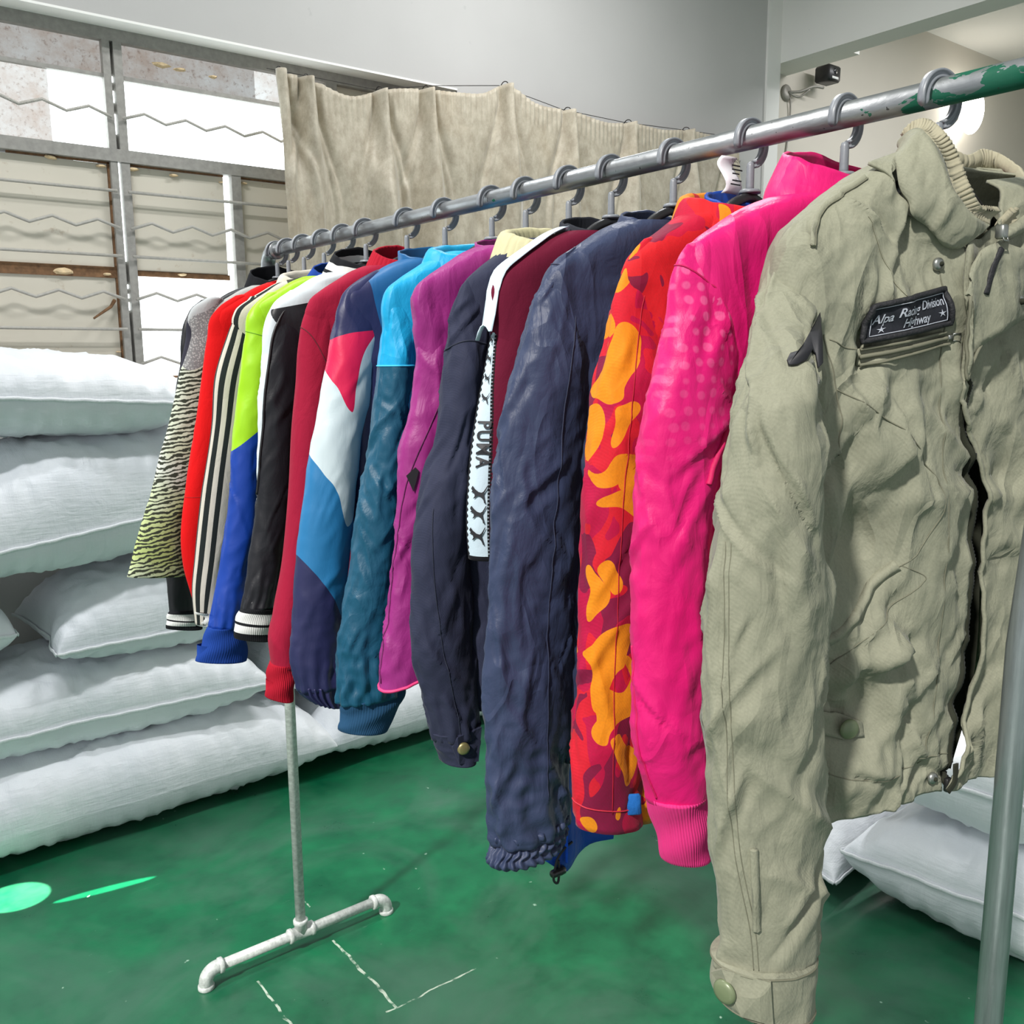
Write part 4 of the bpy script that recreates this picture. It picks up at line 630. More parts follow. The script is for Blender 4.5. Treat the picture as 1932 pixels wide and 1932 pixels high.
# ------------------------------------------------------------------ hangers
M_hook = plain('grey_hook_plastic', srgb(122, 126, 132), 0.40, 0.0, 0.05, 200, 0.05)
M_hang = plain('black_hanger_plastic', (0.015, 0.015, 0.017), 0.4)
def hook_parts():
    zc = H + r0 - 0.0185
    ring = MB(); rm = 0.0222
    path = [(rm*math.cos(a), 0.0, zc + rm*math.sin(a)) for a in np.linspace(R(200), R(-72), 44)]
    # moulded section: rim, groove, rim
    prof = [(.0042, .0034), (.0022, .0040), (.0014, .0024), (-.0014, .0024), (-.0022, .0040), (-.0042, .0034), (-.0042, -.0034), (-.0022, -.0040), (-.0014, -.0024), (.0014, -.0024), (.0022, -.0040), (.0042, -.0034)]
    sc = np.ones(44); sc[0] = 0.45; sc[1] = 0.85
    ring.tube(path, sc, prof=prof)
    stem = MB().tube([(0, 0, zc-0.0195), (0, 0, zc-0.0205), (0, 0, zc-0.024), (0, 0, 1.646), (0, 0, 1.640)], [.0015, .0034, .0043, .0045, .005], 14)
    stem.lathe([(0.0, 1.6425), (.0105, 1.6425), (.012, 1.6405), (.012, 1.6385), (0, 1.6375)], (0, 0, 0), 'z', 18)
    arms = MB()
    p = bez([(-.160, 0, 1.540), (-.13, 0, 1.560), (-.06, 0, 1.602), (-.02, 0, 1.629), (0, 0, 1.635), (.02, 0, 1.629), (.06, 0, 1.602), (.13, 0, 1.560), (.160, 0, 1.540)], 36)
    arms.tube(p, 1.0, prof=[(.005, .003), (.003, .0055), (-.003, .0055), (-.005, .003), (-.005, -.003), (-.003, -.0055), (.003, -.0055), (.005, -.003)])
    return ring, stem, arms
_hg = None
def hanger(y, label, rz=0.0):
    """one hanger is modelled once; the others are copies of it and of each of its parts"""
    global _hg
    if _hg is None:
        r = empty('coat_hanger', (0, y, 1.556), rz, label=label, cat='hanger', group='grey-hooked hangers along the rail')
        ring, stem, arms = hook_parts()
        for nm, mb, mt in (('hook', ring, M_hook), ('stem', stem, M_hook), ('arms', arms, M_hang)):
            o = mb.build(nm, mt, r); o.data.transform(Matrix.Translation((0, 0, -1.556)))
        _hg = r
        return r
    r = _hg.copy(); COL.objects.link(r); r.location = (0, y, 1.556); r.rotation_euler = (0, 0, rz); r['label'] = label
    for ch in _hg.children:
        c = ch.copy(); COL.objects.link(c); c.parent = r
    return r

# ------------------------------------------------------------------ garments
class Surf:
    """grid of points addressed by (u across the visible side, t along the length)"""
    def __init__(s, P, N, delta, usc): s.P, s.N, s.d, s.us = P, N, delta, usc
    def at(s, u, t, lift=0.0, back=False):
        n, m = s.P.shape[:2]
        i = min(max(t, 0), 1)*(n-1); i0 = min(int(i), n-2); f = i - i0
        d = s.d[i0]; c = 2*u/s.us[i0] - 1
        th = d - math.acos(max(-1, min(1, c))) * (-1 if back else 1)
        return s.theta(th, i0, f, lift)
    def theta(s, th, i0, f, lift):
        m = s.P.shape[1]
        j = (th/(2*math.pi)*m) % m; j0 = int(j) % m; g = j - int(j); j1 = (j0+1) % m
        p = (1-f)*((1-g)*s.P[i0, j0] + g*s.P[i0, j1]) + f*((1-g)*s.P[i0+1, j0] + g*s.P[i0+1, j1])
        return p + s.N[i0, j0]*lift
def tube_garment(rows, nrow, ncol, amin=0.0, ytop=0.0, dispf=None, vprof=None):
    rows = np.asarray(rows, float)
    t = np.linspace(0, 1, nrow)
    q = interp(rows[:, 0], rows[:, 1:], t)
    x, z, a, b, nx, ny, tilt = q.T
    h = np.hypot(a*nx, b*ny)
    am = np.broadcast_to(amin(t) if callable(amin) else amin, t.shape)
    am = am*smooth(-.01, .11, t)
    a2 = np.maximum(a, am); h2 = np.hypot(a2*nx, b*ny)
    x = x + (h2-h)/np.abs(nx); usc = h2/h
    a = a2
    if vprof is not False:
        b = b*(.42 + .58*smooth(.0, .24, t)); a = np.sqrt(np.maximum(h2**2 - (b*ny)**2, 1e-7))/np.abs(nx)
    d = np.arctan2(b*ny, a*nx)
    th = np.linspace(0, 2*np.pi, ncol, endpoint=False)[None, :]
    X = x[:, None] + a[:, None]*np.cos(th); Y = (ytop*(vprof(t) if vprof else 1 + 0*t))[:, None] + b[:, None]*np.sin(th); Z = z[:, None] + tilt[:, None]*np.cos(th)
    N = np.stack([b[:, None]*np.cos(th), a[:, None]*np.sin(th), 0*X], -1); N /= np.linalg.norm(N, axis=-1)[..., None] + 1e-9
    P = np.stack([X, Y, Z], -1)
    U = usc[:, None]*(1+np.cos(th - d[:, None]))/2
    T = np.repeat(t[:, None], ncol, 1)
    if dispf is not None: P = P + N*dispf(P, th + 0*X, T)[..., None]
    return P, N, np.stack([U, T], -1), Surf(P, N, d, usc)
def cloth_disp(kind, seed, gather=0.0, amp=1.0):
    def f(P, th, T):
        x, y, z = P[..., 0], P[..., 1], P[..., 2]
        q = lambda a, b, c, s=0.0: np.stack([x*a + z*s, y*b, z*c], -1) + seed*3.7
        soft = 0.0045*gnoise(q(13, 13, 2.6, 2.0), 1)
        if kind == 'nylon': w = 0.0055*ridged(q(20, 20, 8.5, 6), 2) + 0.0030*ridged(q(42, 42, 22, -14), 3) + 0.0018*ridged(q(85, 85, 50, 30), 4)
        elif kind == 'twill': w = 0.0055*ridged(q(15, 15, 8, 7), 2) + 0.0028*ridged(q(34, 34, 21, -13), 3) + 0.0012*ridged(q(70, 70, 46, 20), 4)
        elif kind == 'satin': w = 0.0036*ridged(q(14, 14, 7, 5), 2) + 0.0018*ridged(q(36, 36, 20, -12), 3)
        else: w = 0.0030*ridged(q(10, 10, 4, 3), 2)
        l = ((th + math.pi/2 + math.pi) % (2*math.pi) - math.pi)*.045; z1, z0 = z.max(), z.min()
        n_, a_, w_ = {'nylon': (70, .0054, .0050), 'twill': (66, .0062, .0060), 'satin': (26, .0028, .0060), 'jersey': (10, .0022, .009)}[kind]
        w = w*(.55 if kind in ('nylon', 'twill') else .8) + creases(l, z, n_, a_, w_, seed, (-.15, .15), (z0, z1), .6)
        w = w*smooth(0.0, 0.10, T)
        r = amp*(soft*smooth(0.0, 0.15, T) + w)
        if gather:
            g = smooth(0.86, 0.985, T)
            r = r + gather*g*(np.sin(th*11 + 4*gnoise(np.stack([th*0+seed, z*20, x*10], -1), 6)) + 0.6) + gather*0.8*smooth(.7, .9, T)*ridged(q(30, 30, 46, 8), 8)
        return r
    return f
def rib_disp(n, amp, stripes=None):
    return lambda P, th, T: amp*np.abs(np.sin(n/2*th)) + 0.0015*np.sin(2*th + 9*T)
def close_tube(P, UV, inset=0.86, up=0.022, fold=True):
    """flat top cap plus a turned-in hem at the lower end"""
    n, m = P.shape[:2]
    V = P.reshape(-1, 3); uv = UV.reshape(-1, 2); F = [f[::-1] for f in grid_faces(n, m)]
    c = P[0].mean(0); top = len(V)
    V = np.r_[V, [c + [0, 0, 0.003]]]; uv = np.r_[uv, [[.5, 0]]]
    F += [(top, (j+1) % m, j)[::-1] for j in range(m)]
    if fold:
        c = P[-1].mean(0); k = len(V)
        r1 = c + (P[-1]-c)*[0.94, 0.90, 1] + [0, 0, -0.001]; r2 = c + (P[-1]-c)*[inset, 0.75, 1] + [0, 0, up]
        V = np.r_[V, r1, r2]; uv = np.r_[uv, UV[-1], UV[-1]]
        b = (n-1)*m
        F += [(b+j, k+j, k+(j+1) % m, b+(j+1) % m) for j in range(m)]
        F += [(k+j, k+m+j, k+m+(j+1) % m, k+(j+1) % m) for j in range(m)]
    return V, F, uv
BODY_W = [(1.618, .078), (1.608, .104), (1.592, .133), (1.575, .162), (1.560, .183), (1.545, .192), (1.50, .190), (1.42, .182), (1.30, .180), (1.15, .186)]
BODY_D = [(1.616, .042), (1.606, .040), (1.590, .036), (1.572, .032), (1.556, .030), (1.538, .031), (1.50, .9), (1.42, 1.0), (1.30, 1.0), (1.15, .95)]
def body_mesh(zh, dm, seed, kind, wh=.184, hemtilt=0.0, nr=84, nc=88, sh=1.0):
    zs = np.r_[np.linspace(1.616, 1.53, 22), np.linspace(1.525, zh, nr-22)]
    w = np.array([(-z, v) for z, v in BODY_W] + [(-zh, wh)]); dd = np.array([(-z, v if v < .5 else v*dm) for z, v in BODY_D] + [(-zh, dm*.95)])
    W = interp(w[:, 0], w[:, 1], -zs)[:, 0]; Dp = interp(dd[:, 0], dd[:, 1], -zs)[:, 0]
    W = W*(1 + (sh-1)*smooth(1.35, 1.5, zs)*smooth(1.625, 1.59, zs))
    Dp = np.minimum(Dp, dm*1.05 + 0.012*smooth(1.59, 1.62, zs))
    th = np.linspace(0, 2*np.pi, nc, endpoint=False)[None, :]
    e = 0.82
    cx, cy = np.sign(np.cos(th))*np.abs(np.cos(th))**e, np.sign(np.sin(th))*np.abs(np.sin(th))**e
    X = W[:, None]*cx; Y = Dp[:, None]*cy; Z = np.repeat(zs[:, None], nc, 1) + hemtilt*X*smooth(1.4, zh, zs)[:, None]
    P = np.stack([X, Y, Z], -1)
    N = np.stack([0.3*np.cos(th) + 0*X, np.sin(th) + 0*X, 0*X], -1); N /= np.linalg.norm(N, axis=-1)[..., None]
    T = smooth(1.60, 1.50, zs)[:, None] + 0*X
    dsp = 0.006*gnoise(np.stack([X*16 + Z*3, Y*8, Z*2.2], -1) + seed, 1) + {'nylon': .005, 'twill': .0045, 'satin': .004, 'jersey': .0025}[kind]*ridged(np.stack([X*17 + Z*9, Y*12, Z*9 - X*5], -1) + seed, 2) + 0.0018*ridged(np.stack([X*44, Y*30, Z*30], -1) + seed, 3)
    n_, a_, w_ = {'nylon': (60, .0050, .006), 'twill': (46, .0048, .007), 'satin': (30, .0034, .007), 'jersey': (14, .0024, .009)}[kind]
    for s_ in (-1, 1): dsp = dsp + creases(X, Z, n_, a_, w_, int(seed) + s_, (-.19, .19), (zh, 1.58), .9)*(np.sign(Y) == s_)
    P = P + N*(dsp*T)[..., None]
    t = (1.616 - Z)/(1.616 - zh)
    return P, N, np.stack([(X + 0.19)/0.38, t], -1)
def make_collar(root, zr, mat, a=.098, b=.046, zb=1.604, h=.045, style='stand', ribs=0, flare=1.0, gap=12, dip=.018, name='collar', x0=0.0):
    n = 120
    th = np.linspace(R(-90+gap), R(270-gap), n)
    front = 0.5*(1 - np.sin(th))          # 1 at the front
    base = zb + 0.006 - dip*front - 0.010*np.abs(np.cos(th))
    if style == 'stand': prof = [(0.0, 1.0), (0.35, 1.0), (0.7, (1+flare)/2), (1.0, flare)]
    else: prof = [(0.0, 0.94), (0.55, 0.93), (0.95, 0.97), (1.02, 1.03), (0.92, 1.10), (0.5, 1.18), (0.12, 1.24)]
    prof = interp(np.linspace(0, 1, len(prof)), np.array(prof), np.linspace(0, 1, 14))
    V = []; UV = []
    for i, (k, s) in enumerate(prof):
        rb = 1 + (0.016*np.cos(th*ribs) if ribs else 0)
        hh = h*(1 - 0.35*front**3)
        X = x0 + a*s*rb*np.cos(th); Y = b*s*rb*np.sin(th); Z = base + hh*k + 0.0025*gnoise(np.stack([np.cos(th)*3, np.sin(th)*3, th*0+k], -1), ribs+3)
        V.append(np.stack([X, Y, Z - zr], -1)); UV.append(np.stack([np.full(n, i/13), th/6.28], -1))
    o = obj(name, np.concatenate(V), grid_faces(14, n, False), mat, root, uv=np.concatenate(UV))
    md = o.modifiers.new('thick', 'SOLIDIFY'); md.thickness = 0.0035; md.offset = -1
    return o
def seam_ring(root, zr, S, f, mat, name='armhole_seam', r=0.0009, n=70):
    """piping round the sleeve; f(u) gives t"""
    P = []
    for i in range(n):
        a = 2*math.pi*i/n
        u = (1+math.cos(a))/2
        t = f(u) if a <= math.pi else f(u)
        i0 = min(int(t*(S.P.shape[0]-1)), S.P.shape[0]-2); fr = t*(S.P.shape[0]-1) - i0
        P.append(S.theta(S.d[i0] - a, i0, fr, 0.0002))
    P = np.array(P) - [0, 0, zr]
    return MB().tube(P, r, 6, closed=True).build(name, mat, root)
def seam_line(root, zr, S, uts, mat, name='seam', r=0.0011, n=90, lift=0.0004):
    q = interp(np.linspace(0, 1, len(uts)), np.array(uts), np.linspace(0, 1, n))
    P = np.array([S.at(u, t, lift) for u, t in q]) - [0, 0, zr]
    return MB().tube(P, r, 6).build(name, mat, root)
def stick_mesh(root, zr, S, V2, F, mat, name, lift=0.0012, label=None):
    """lay a flat outline (u,t) on the sleeve"""
    V = np.array([S.at(u, t, lift) for u, t in V2]) - [0, 0, zr]
    return obj(name, V, F, mat, root, label=label)
def add_sleeve(root, zr, d, mat, name, kind, seed, amin=0.0, gather=0.0, amp=1.0, nrow=130, ncol=56, fold=True, mirror=True, vprof=None):
    P, N, UV, S = tube_garment(d['sleeve'], nrow, ncol, amin, -d.get('v', 0), cloth_disp(kind, seed, gather, amp), vprof)
    V, F, uv = close_tube(P, UV, fold=fold)
    o = obj(name, V - [0, 0, zr], F, mat, root, uv=uv)
    if mirror:
        o2 = o.copy(); COL.objects.link(o2); o2.scale = (-1, 1, 1); o2.parent = root
    return S
def add_cuff(root, zr, d, mat, ribs=60, amp=0.0012, name='cuff', nrow=26, ncol=240, amin=0.0, mirror=True, disp=None):
    P, N, UV, S = tube_garment(d['cuff'], nrow, ncol, amin, -d.get('v', 0), disp or rib_disp(ribs, amp), False)
    V, F, uv = close_tube(P, UV, inset=0.9, up=0.03)
    o = obj(name, V - [0, 0, zr], F, mat, root, uv=uv)
    if mirror:
        o2 = o.copy(); COL.objects.link(o2); o2.scale = (-1, 1, 1); o2.parent = root
    return S
def add_body(root, zr, zh, mat, kind, seed, dm=.04, name='body', wh=.184, hemtilt=0.0, sh=1.0):
    P, N, UV = body_mesh(zh, dm, seed, kind, wh, hemtilt, sh=sh)
    n, m = P.shape[:2]
    V = P.reshape(-1, 3); F = [f[::-1] for f in grid_faces(n, m)]
    k = len(V); inner = P[-1]*[.93, .8, 1] + [0, 0, .03]
    V = np.r_[V, inner]; b = (n-1)*m
    F += [(b+j, k+j, k+(j+1) % m, b+(j+1) % m) for j in range(m)]
    return obj(name, V - [0, 0, zr], F, mat, root, uv=np.r_[UV.reshape(-1, 2), UV[-1]])
def garment(key, name, label, cat, zh):
    d = DATA[key]
    root = empty(name, (0, d['y'], zh), -d['phi'], label=label, cat=cat, group='second-hand jackets hung along the rail')
    return root, zh, d
def text_mesh(s, size=1.0, offset=0.0, shear=0.0, space=1.0):
    c = bpy.data.curves.new('lettering', 'FONT'); c.body = s; c.size = size; c.offset = offset; c.shear = shear; c.space_character = space
    c.align_x = 'CENTER'; c.align_y = 'CENTER'; c.resolution_u = 4
    o = bpy.data.objects.new('lettering', c); COL.objects.link(o)
    bpy.context.view_layer.update()
    me = bpy.data.meshes.new_from_object(o.evaluated_get(bpy.context.evaluated_depsgraph_get()))
    V = np.array([v.co[:] for v in me.vertices]); F = [tuple(p.vertices) for p in me.polygons]
    bpy.data.objects.remove(o); bpy.data.curves.remove(c); bpy.data.meshes.remove(me)
    return V, F
def button(root, zr, p, nrm, r, mat, name='snap_button', label=None):
    q = Vector(nrm).normalized().to_track_quat('Z', 'Y').to_matrix()
    m = MB().lathe([(r*1.0, 0), (r*1.02, .0012), (r*.92, .0032), (r*.6, .0042), (1e-4, .0046)], (0, 0, 0), 'z', 24)
    V = np.concatenate(m.v) @ np.array(q).T + np.asarray(p, float) - [0, 0, zr]
    return obj(name, V, m.f, mat, root, label=label)
def dark(c, k=.45): return tuple(v*k for v in c)
M_brass = plain('brass_button', srgb(150, 140, 96), 0.35, 0.6)
M_white = plain('white_print', srgb(232, 238, 242), 0.6)
M_ink = plain('black_print', (0.012, 0.012, 0.016), 0.6)
M_zip = plain('dark_zip', (0.03, 0.03, 0.03), 0.4, 0.5)

# --- hot pink
C_pink = srgb(236, 28, 124)
def pink_mat(name, dots):
    t = NT(name)
    col = t.mix(t.ramp(t.noise(scale=5, detail=3), (.4, 0), (.7, 1)), C_pink, srgb(232, 14, 110))
    if dots:
        v = t.coord()
        vor = t.n('TexVoronoi', feature='F1'); t.t.links.new(t.scaled(v, (1, 0.01, 1)), vor.inputs[0]); vor.inputs['Scale'].default_value = 75; vor.inputs['Randomness'].default_value = 0.25
        dot = t.ramp(vor.outputs['Distance'], (0.26, 1), (0.36, 0))
        u, w = t.uv(); fade = t.math('MULTIPLY', dot, t.ramp(w, (0.12, 0.5), (0.42, 0.0)))
        col = t.mix(fade, col, srgb(250, 120, 175))
    return cloth_finish(t, col, 'nylon', 0.9)
M_pink, M_pinkd, M_pinkr = pink_mat('hot_pink_shell', False), pink_mat('hot_pink_dotted_sleeve', True), cloth('pink_rib_knit', srgb(240, 60, 140), 'jersey')
root, zh, d = garment('pink', 'jacket', 'hot pink shell jacket with faint dotted sleeves and a high stand collar', 'jacket', 1.00)
add_body(root, zh, zh, M_pink, 'nylon', 21, sh=1.20)
S = add_sleeve(root, zh, d, M_pinkd, 'sleeve', 'nylon', 22)
add_cuff(root, zh, d, M_pinkr, 64, 0.0014, 'rib_cuff')
make_collar(root, zh, M_pink, a=.108, b=.05, zb=1.604, h=.060, flare=0.78, gap=8)
M_ps = plain('pink_stitching', srgb(190, 8, 84), .7)
seam_ring(root, zh, S, lambda u: 0.04 + 0.09*u*u, M_ps)
seam_line(root, zh, S, [(.86, .43), (.92, .36), (.98, .30)], M_ps, 'underarm_rib', .003)
seam_line(root, zh, S, [(.02, .72), (.05, .82), (.12, .92), (.22, .985)], M_ps, 'seam')
# --- red camouflage
def camo_mat():
    t = NT('red_orange_camouflage'); u, w = t.uv()
    v = t.coord()
    nz = t.noise(v, scale=15, detail=1, col=True)
    sp = t.n('SeparateColor'); t.t.links.new(nz, sp.inputs[0])
    x, y, z = t.xyz()
    uu = t.math('ADD', u, t.math('MULTIPLY', t.math('SUBTRACT', sp.outputs[0], 0.5), 1.25))
    ww = t.math('ADD', w, t.math('MULTIPLY', t.math('SUBTRACT', sp.outputs[1], 0.5), 0.20))
    big = t.noise(t.scaled(v, (1, 1, 0.75), (3.1, 0, 0)), scale=15, detail=1.5, dist=1.2)
    med = t.noise(t.scaled(v, (1, 1, 0.8), (0, 5.2, 1)), scale=19, detail=1.5, dist=1.0)
    org = t.noise(t.scaled(v, (1, 1, 0.7), (8.3, 1, 2)), scale=13, detail=1, dist=1.4)
    col = t.mix(t.math('GREATER_THAN', big, 0.50), srgb(226, 30, 52), srgb(200, 14, 72))
    col = t.mix(t.math('GREATER_THAN', med, 0.585), col, srgb(140, 20, 66))
    blobs = [(.12,.08,.16,.045),(.40,.22,.34,.045),(.62,.30,.18,.03),(.10,.31,.22,.05),(.62,.37,.36,.028),(.82,.42,.22,.055),(.52,.45,.26,.028),
             (.38,.58,.14,.035),(.10,.60,.16,.05),(.60,.74,.24,.055),(.80,.80,.28,.045),(.56,.84,.16,.04),(.80,.92,.24,.05),(.42,.985,.14,.022),(.05,.18,.1,.02)]
    m = 0.0
    for bx, by, rx, ry in blobs:
        dx = t.math('DIVIDE', t.math('SUBTRACT', uu, bx), rx); dy = t.math('DIVIDE', t.math('SUBTRACT', ww, by), ry)
        dd = t.math('ADD', t.math('MULTIPLY', dx, dx), t.math('MULTIPLY', dy, dy))
        k = t.math('LESS_THAN', dd, 1.0)
        m = t.math('MAXIMUM', m, k) if m != 0.0 else k
    col = t.mix(m, col, srgb(250, 152, 26))
    return cloth_finish(t, col, 'twill', 0.6)
def camo_body_mat():
    t = NT('red_orange_camouflage_body'); v = t.coord()
    big = t.noise(t.scaled(v, (1, 1, 0.75), (3.1, 0, 0)), scale=13, detail=1.5, dist=1.2)
    med = t.noise(t.scaled(v, (1, 1, 0.8), (0, 5.2, 1)), scale=15, detail=1.5, dist=1.0)
    org = t.noise(t.scaled(v, (1, 1, 0.7), (8.3, 1, 2.6)), scale=12, detail=1, dist=1.4)
    col = t.mix(t.math('GREATER_THAN', big, 0.50), srgb(226, 30, 40), srgb(206, 16, 60))
    col = t.mix(t.math('GREATER_THAN', med, 0.56), col, srgb(140, 20, 60))
    col = t.mix(t.math('GREATER_THAN', org, 0.57), col, srgb(250, 150, 26))
    return cloth_finish(t, col, 'twill', 0.6)
M_camo, M_camob = camo_mat(), camo_body_mat()
M_blue = cloth('royal_blue_lining', srgb(20, 74, 178), 'nylon')
root, zh, d = garment('camo', 'jacket', 'red and orange camouflage jacket with blue lining and a loose white care label', 'jacket', 0.955)
add_body(root, zh, zh, M_camob, 'twill', 31)
S = add_sleeve(root, zh, d, M_camo, 'sleeve', 'twill', 32, amin=lambda t: 0.046 + 0*t)
make_collar(root, zh, M_camob, a=.080, b=.044, zb=1.602, h=.034, style='fold', gap=10, x0=-.008)
make_collar(root, zh, M_blue, a=.062, b=.036, zb=1.600, h=.042, name='collar_lining', gap=20)
seam_line(root, zh, S, [(.62, .01), (.66, .3), (.62, .6), (.64, .97)], plain('red_stitching', srgb(170, 10, 40), .7), 'seam', 0.0005)
seam_line(root, zh, S, [(.02, .955), (.4, .962), (.8, .968), (.98, .97)], plain('red_hem_stitching', srgb(190, 40, 60), .7), 'hem_stitching', 0.0008)
# hook-and-loop tab at the wrist
p = S.at(.93, .962, .004) - [0, 0, zh]
tb = MB(); tb.box((-.0085, -.0025, -.012), (.0085, .0025, .012), .002)
tbo = tb.build('wrist_tab', cloth('fuzzy_blue_tab', srgb(38, 110, 190), 'jersey', 3), root); tbo.location = p; tbo.rotation_euler = (0, R(-4), R(-38))
# care label standing up behind the hook
cl = MB(); n = 14
pts = [(-.010 + .003*math.sin(k*.5), .018 - .004*math.sin(k*.45), 1.640 + .040*k/(n-1)) for k in range(n)]
V = []
for k, q in enumerate(pts):
    for s in np.linspace(-1, 1, 6): V.append((q[0] + s*.0135 + .001*math.sin(k), q[1] + .002*s*s, q[2]))
lb = obj('care_label', np.array(V) - [0, 0, zh], grid_faces(n, 6, False), plain('white_satin_label', srgb(236, 236, 240), .5), root, label='white care label')
lb.modifiers.new('thick', 'SOLIDIFY').thickness = .0006
tv, tf = text_mesh('AJ2955', .0052)
def onlabel(tv, cz):   # printed upside down, as it hangs
    return np.stack([-.010 - tv[:, 0], np.full(len(tv), .0118), cz - tv[:, 1] - zh], 1)
mb = MB(); mb.add(onlabel(tv, 1.674), tf)
for k, w in enumerate((.007, .009, .006, .008, .0085)):
    z = 1.668 - k*.0042 - (.003 if k > 2 else 0); mb.add([(-.010+.002*(k % 2)-w, .0116, z-zh), (-.010+.002*(k % 2)+w, .0116, z-zh), (-.010+.002*(k % 2)+w, .0116, z+.0016-zh), (-.010+.002*(k % 2)-w, .0116, z+.0016-zh)], [(0, 1, 2, 3)])
mb.build('label_print', M_ink, lb, flat=True)

# --- navy shell
C_navy = srgb(58, 68, 98)
M_navy = cloth('shiny_navy_nylon', C_navy, 'nylon', 1.2)
M_navys = plain('navy_stitching', srgb(38, 44, 68), .7)
root, zh, d = garment('navy', 'jacket', 'shiny navy nylon windbreaker with a gathered elastic cuff', 'jacket', 0.985)
add_body(root, zh, zh, M_navy, 'nylon', 41, sh=1.03)
S = add_sleeve(root, zh, d, M_navy, 'sleeve', 'nylon', 42, gather=.0035, amp=1.15, nrow=190, ncol=72)
def crinkle(P, th, T): return 0.0022*np.sin(26*th + 3*gnoise(np.stack([th*2, T*4, 0*T], -1), 2)) + 0.0016*np.sin(T*16)
add_cuff(root, zh, d, M_navy, name='elastic_cuff', disp=crinkle)
make_collar(root, zh, M_navy, a=.088, b=.05, zb=1.602, h=.034, flare=.86, gap=6)
seam_ring(root, zh, S, lambda u: 0.028 + 0.035*u*u, M_navys)
seam_line(root, zh, S, [(.68, .05), (.72, .3), (.70, .6), (.72, .93)], M_navys, 'seam', 0.0007)

# --- maroon with white logo tape
C_mar = srgb(112, 24, 52)
def maroon_mat():
    t = NT('maroon_jersey_with_white_tape'); u, w = t.uv()
    edge = t.curve(w, [(0, .03), (.095, .054), (.23, .13), (.41, .24), (.55, .338), (.73, .412), (.98, .456), (1, .456)])
    col = t.mix(t.math('LESS_THAN', u, edge), C_mar + (1,), srgb(214, 232, 244))
    dd = t.math('ABSOLUTE', t.math('SUBTRACT', u, edge))
    st = t.math('GREATER_THAN', t.math('SINE', t.math('MULTIPLY', w, 520)), -0.4)
    col = t.mix(t.math('MULTIPLY', t.math('LESS_THAN', dd, .035), t.math('ADD', 0.6, t.math('MULTIPLY', st, .4))), col, (.012, .012, .014))
    col = t.mix(t.math('LESS_THAN', t.math('ADD', u, t.math('MULTIPLY', t.math('SINE', t.math('MULTIPLY', w, 300)), .012)), .03), col, (.012, .012, .016))
    col = t.mix(t.math('GREATER_THAN', w, .985), col, (.012, .012, .016))
    return cloth_finish(t, col, 'jersey', 1)
M_marb = cloth('maroon_jersey', C_mar, 'jersey')
M_mars = maroon_mat()
root, zh, d = garment('maroon', 'jacket', 'maroon track jacket with a white tape of black letters and leaping cats', 'jacket', 1.02)
mb_ = add_body(root, zh, zh, M_marb, 'jersey', 51)
mt_ = BVHTree.FromPolygons([v.co[:] for v in mb_.data.vertices], [p.vertices[:] for p in mb_.data.polygons])
S = add_sleeve(root, zh, d, M_mars, 'sleeve', 'jersey', 52, amin=lambda t: 0.050 + 0*t, amp=.6)
make_collar(root, zh, plain('black_rib', (.012, .014, .022), .85), a=.082, b=.045, zb=1.604, h=.036, ribs=60, flare=.95)
# tape running over the shoulder to the collar
V = []
for k in range(24):
    s = k/23*1.12 - .12; x = -.194 + .112*s; z = float(np.interp(abs(x), [.078, .104, .133, .162, .183, .192, .2], [1.618, 1.608, 1.592, 1.575, 1.560, 1.545, 1.50]))
    for q in np.linspace(0, 1, 6):
        X_, Y_ = x + .006*q, -.012 + .034*q
        h_ = mt_.ray_cast(Vector((X_, Y_, .8)), Vector((0, 0, -1)))
        V.append((X_, Y_, (h_[0].z + .0055 if h_[0] is not None and h_[0].z > .50 else z - .012*(q-.4)**2*4 - zh)))
tp = obj('shoulder_tape', V, grid_faces(24, 6, False), plain('white_tape', srgb(214, 232, 244), .7), root, label='white shoulder tape')
tp.modifiers.new('thick', 'SOLIDIFY').thickness = .0012
def on_tape(V, u0, t0, su, st, rot):  # letters read downwards
    c, s = math.cos(rot), math.sin(rot)
    x = V[:, 0]*c - V[:, 1]*s; y = V[:, 0]*s + V[:, 1]*c
    return np.stack([u0 + x*su, t0 - y*st], 1)
tv, tf = text_mesh('PUMA', 1.0, .018, 0, 1.15)
tv2 = on_tape(tv, .225, .612, .34, .054, R(-90))
tv2[:, 0] += (tv2[:, 1] - .612)*.35
stick_mesh(root, zh, S, tv2, tf, M_ink, 'tape_lettering', .0022)
CAT = np.array([(.02,.80),(.06,.90),(.11,.95),(.17,.86),(.28,.76),(.45,.64),(.62,.60),(.72,.66),(.82,.80),(.91,.96),(.97,.99),(.92,.85),(.82,.65),(.74,.52),(.78,.35),(.84,.18),(.90,.02),(.80,.04),(.75,.20),(.62,.36),(.5,.42),(.38,.42),(.26,.30),(.16,.27),(.25,.42),(.22,.54),(.12,.60),(.04,.60),(.10,.69)]) - .5
for u0, t0, s in ((.245, .778, 1), (.243, .844, 1), (.235, .916, 1), (.105, .330, .36), (.085, .268, .28), (.13, .395, .42), (.155, .462, .5)):
    tri = [(i, i+1, len(CAT)-1) for i in range(0)]
    V2 = np.stack([u0 + CAT[:, 0]*.31*s, t0 - CAT[:, 1]*.062*max(s, .62)], 1)
    stick_mesh(root, zh, S, V2, [tuple(range(len(CAT)))], M_ink, 'cat_emblem', .0020)
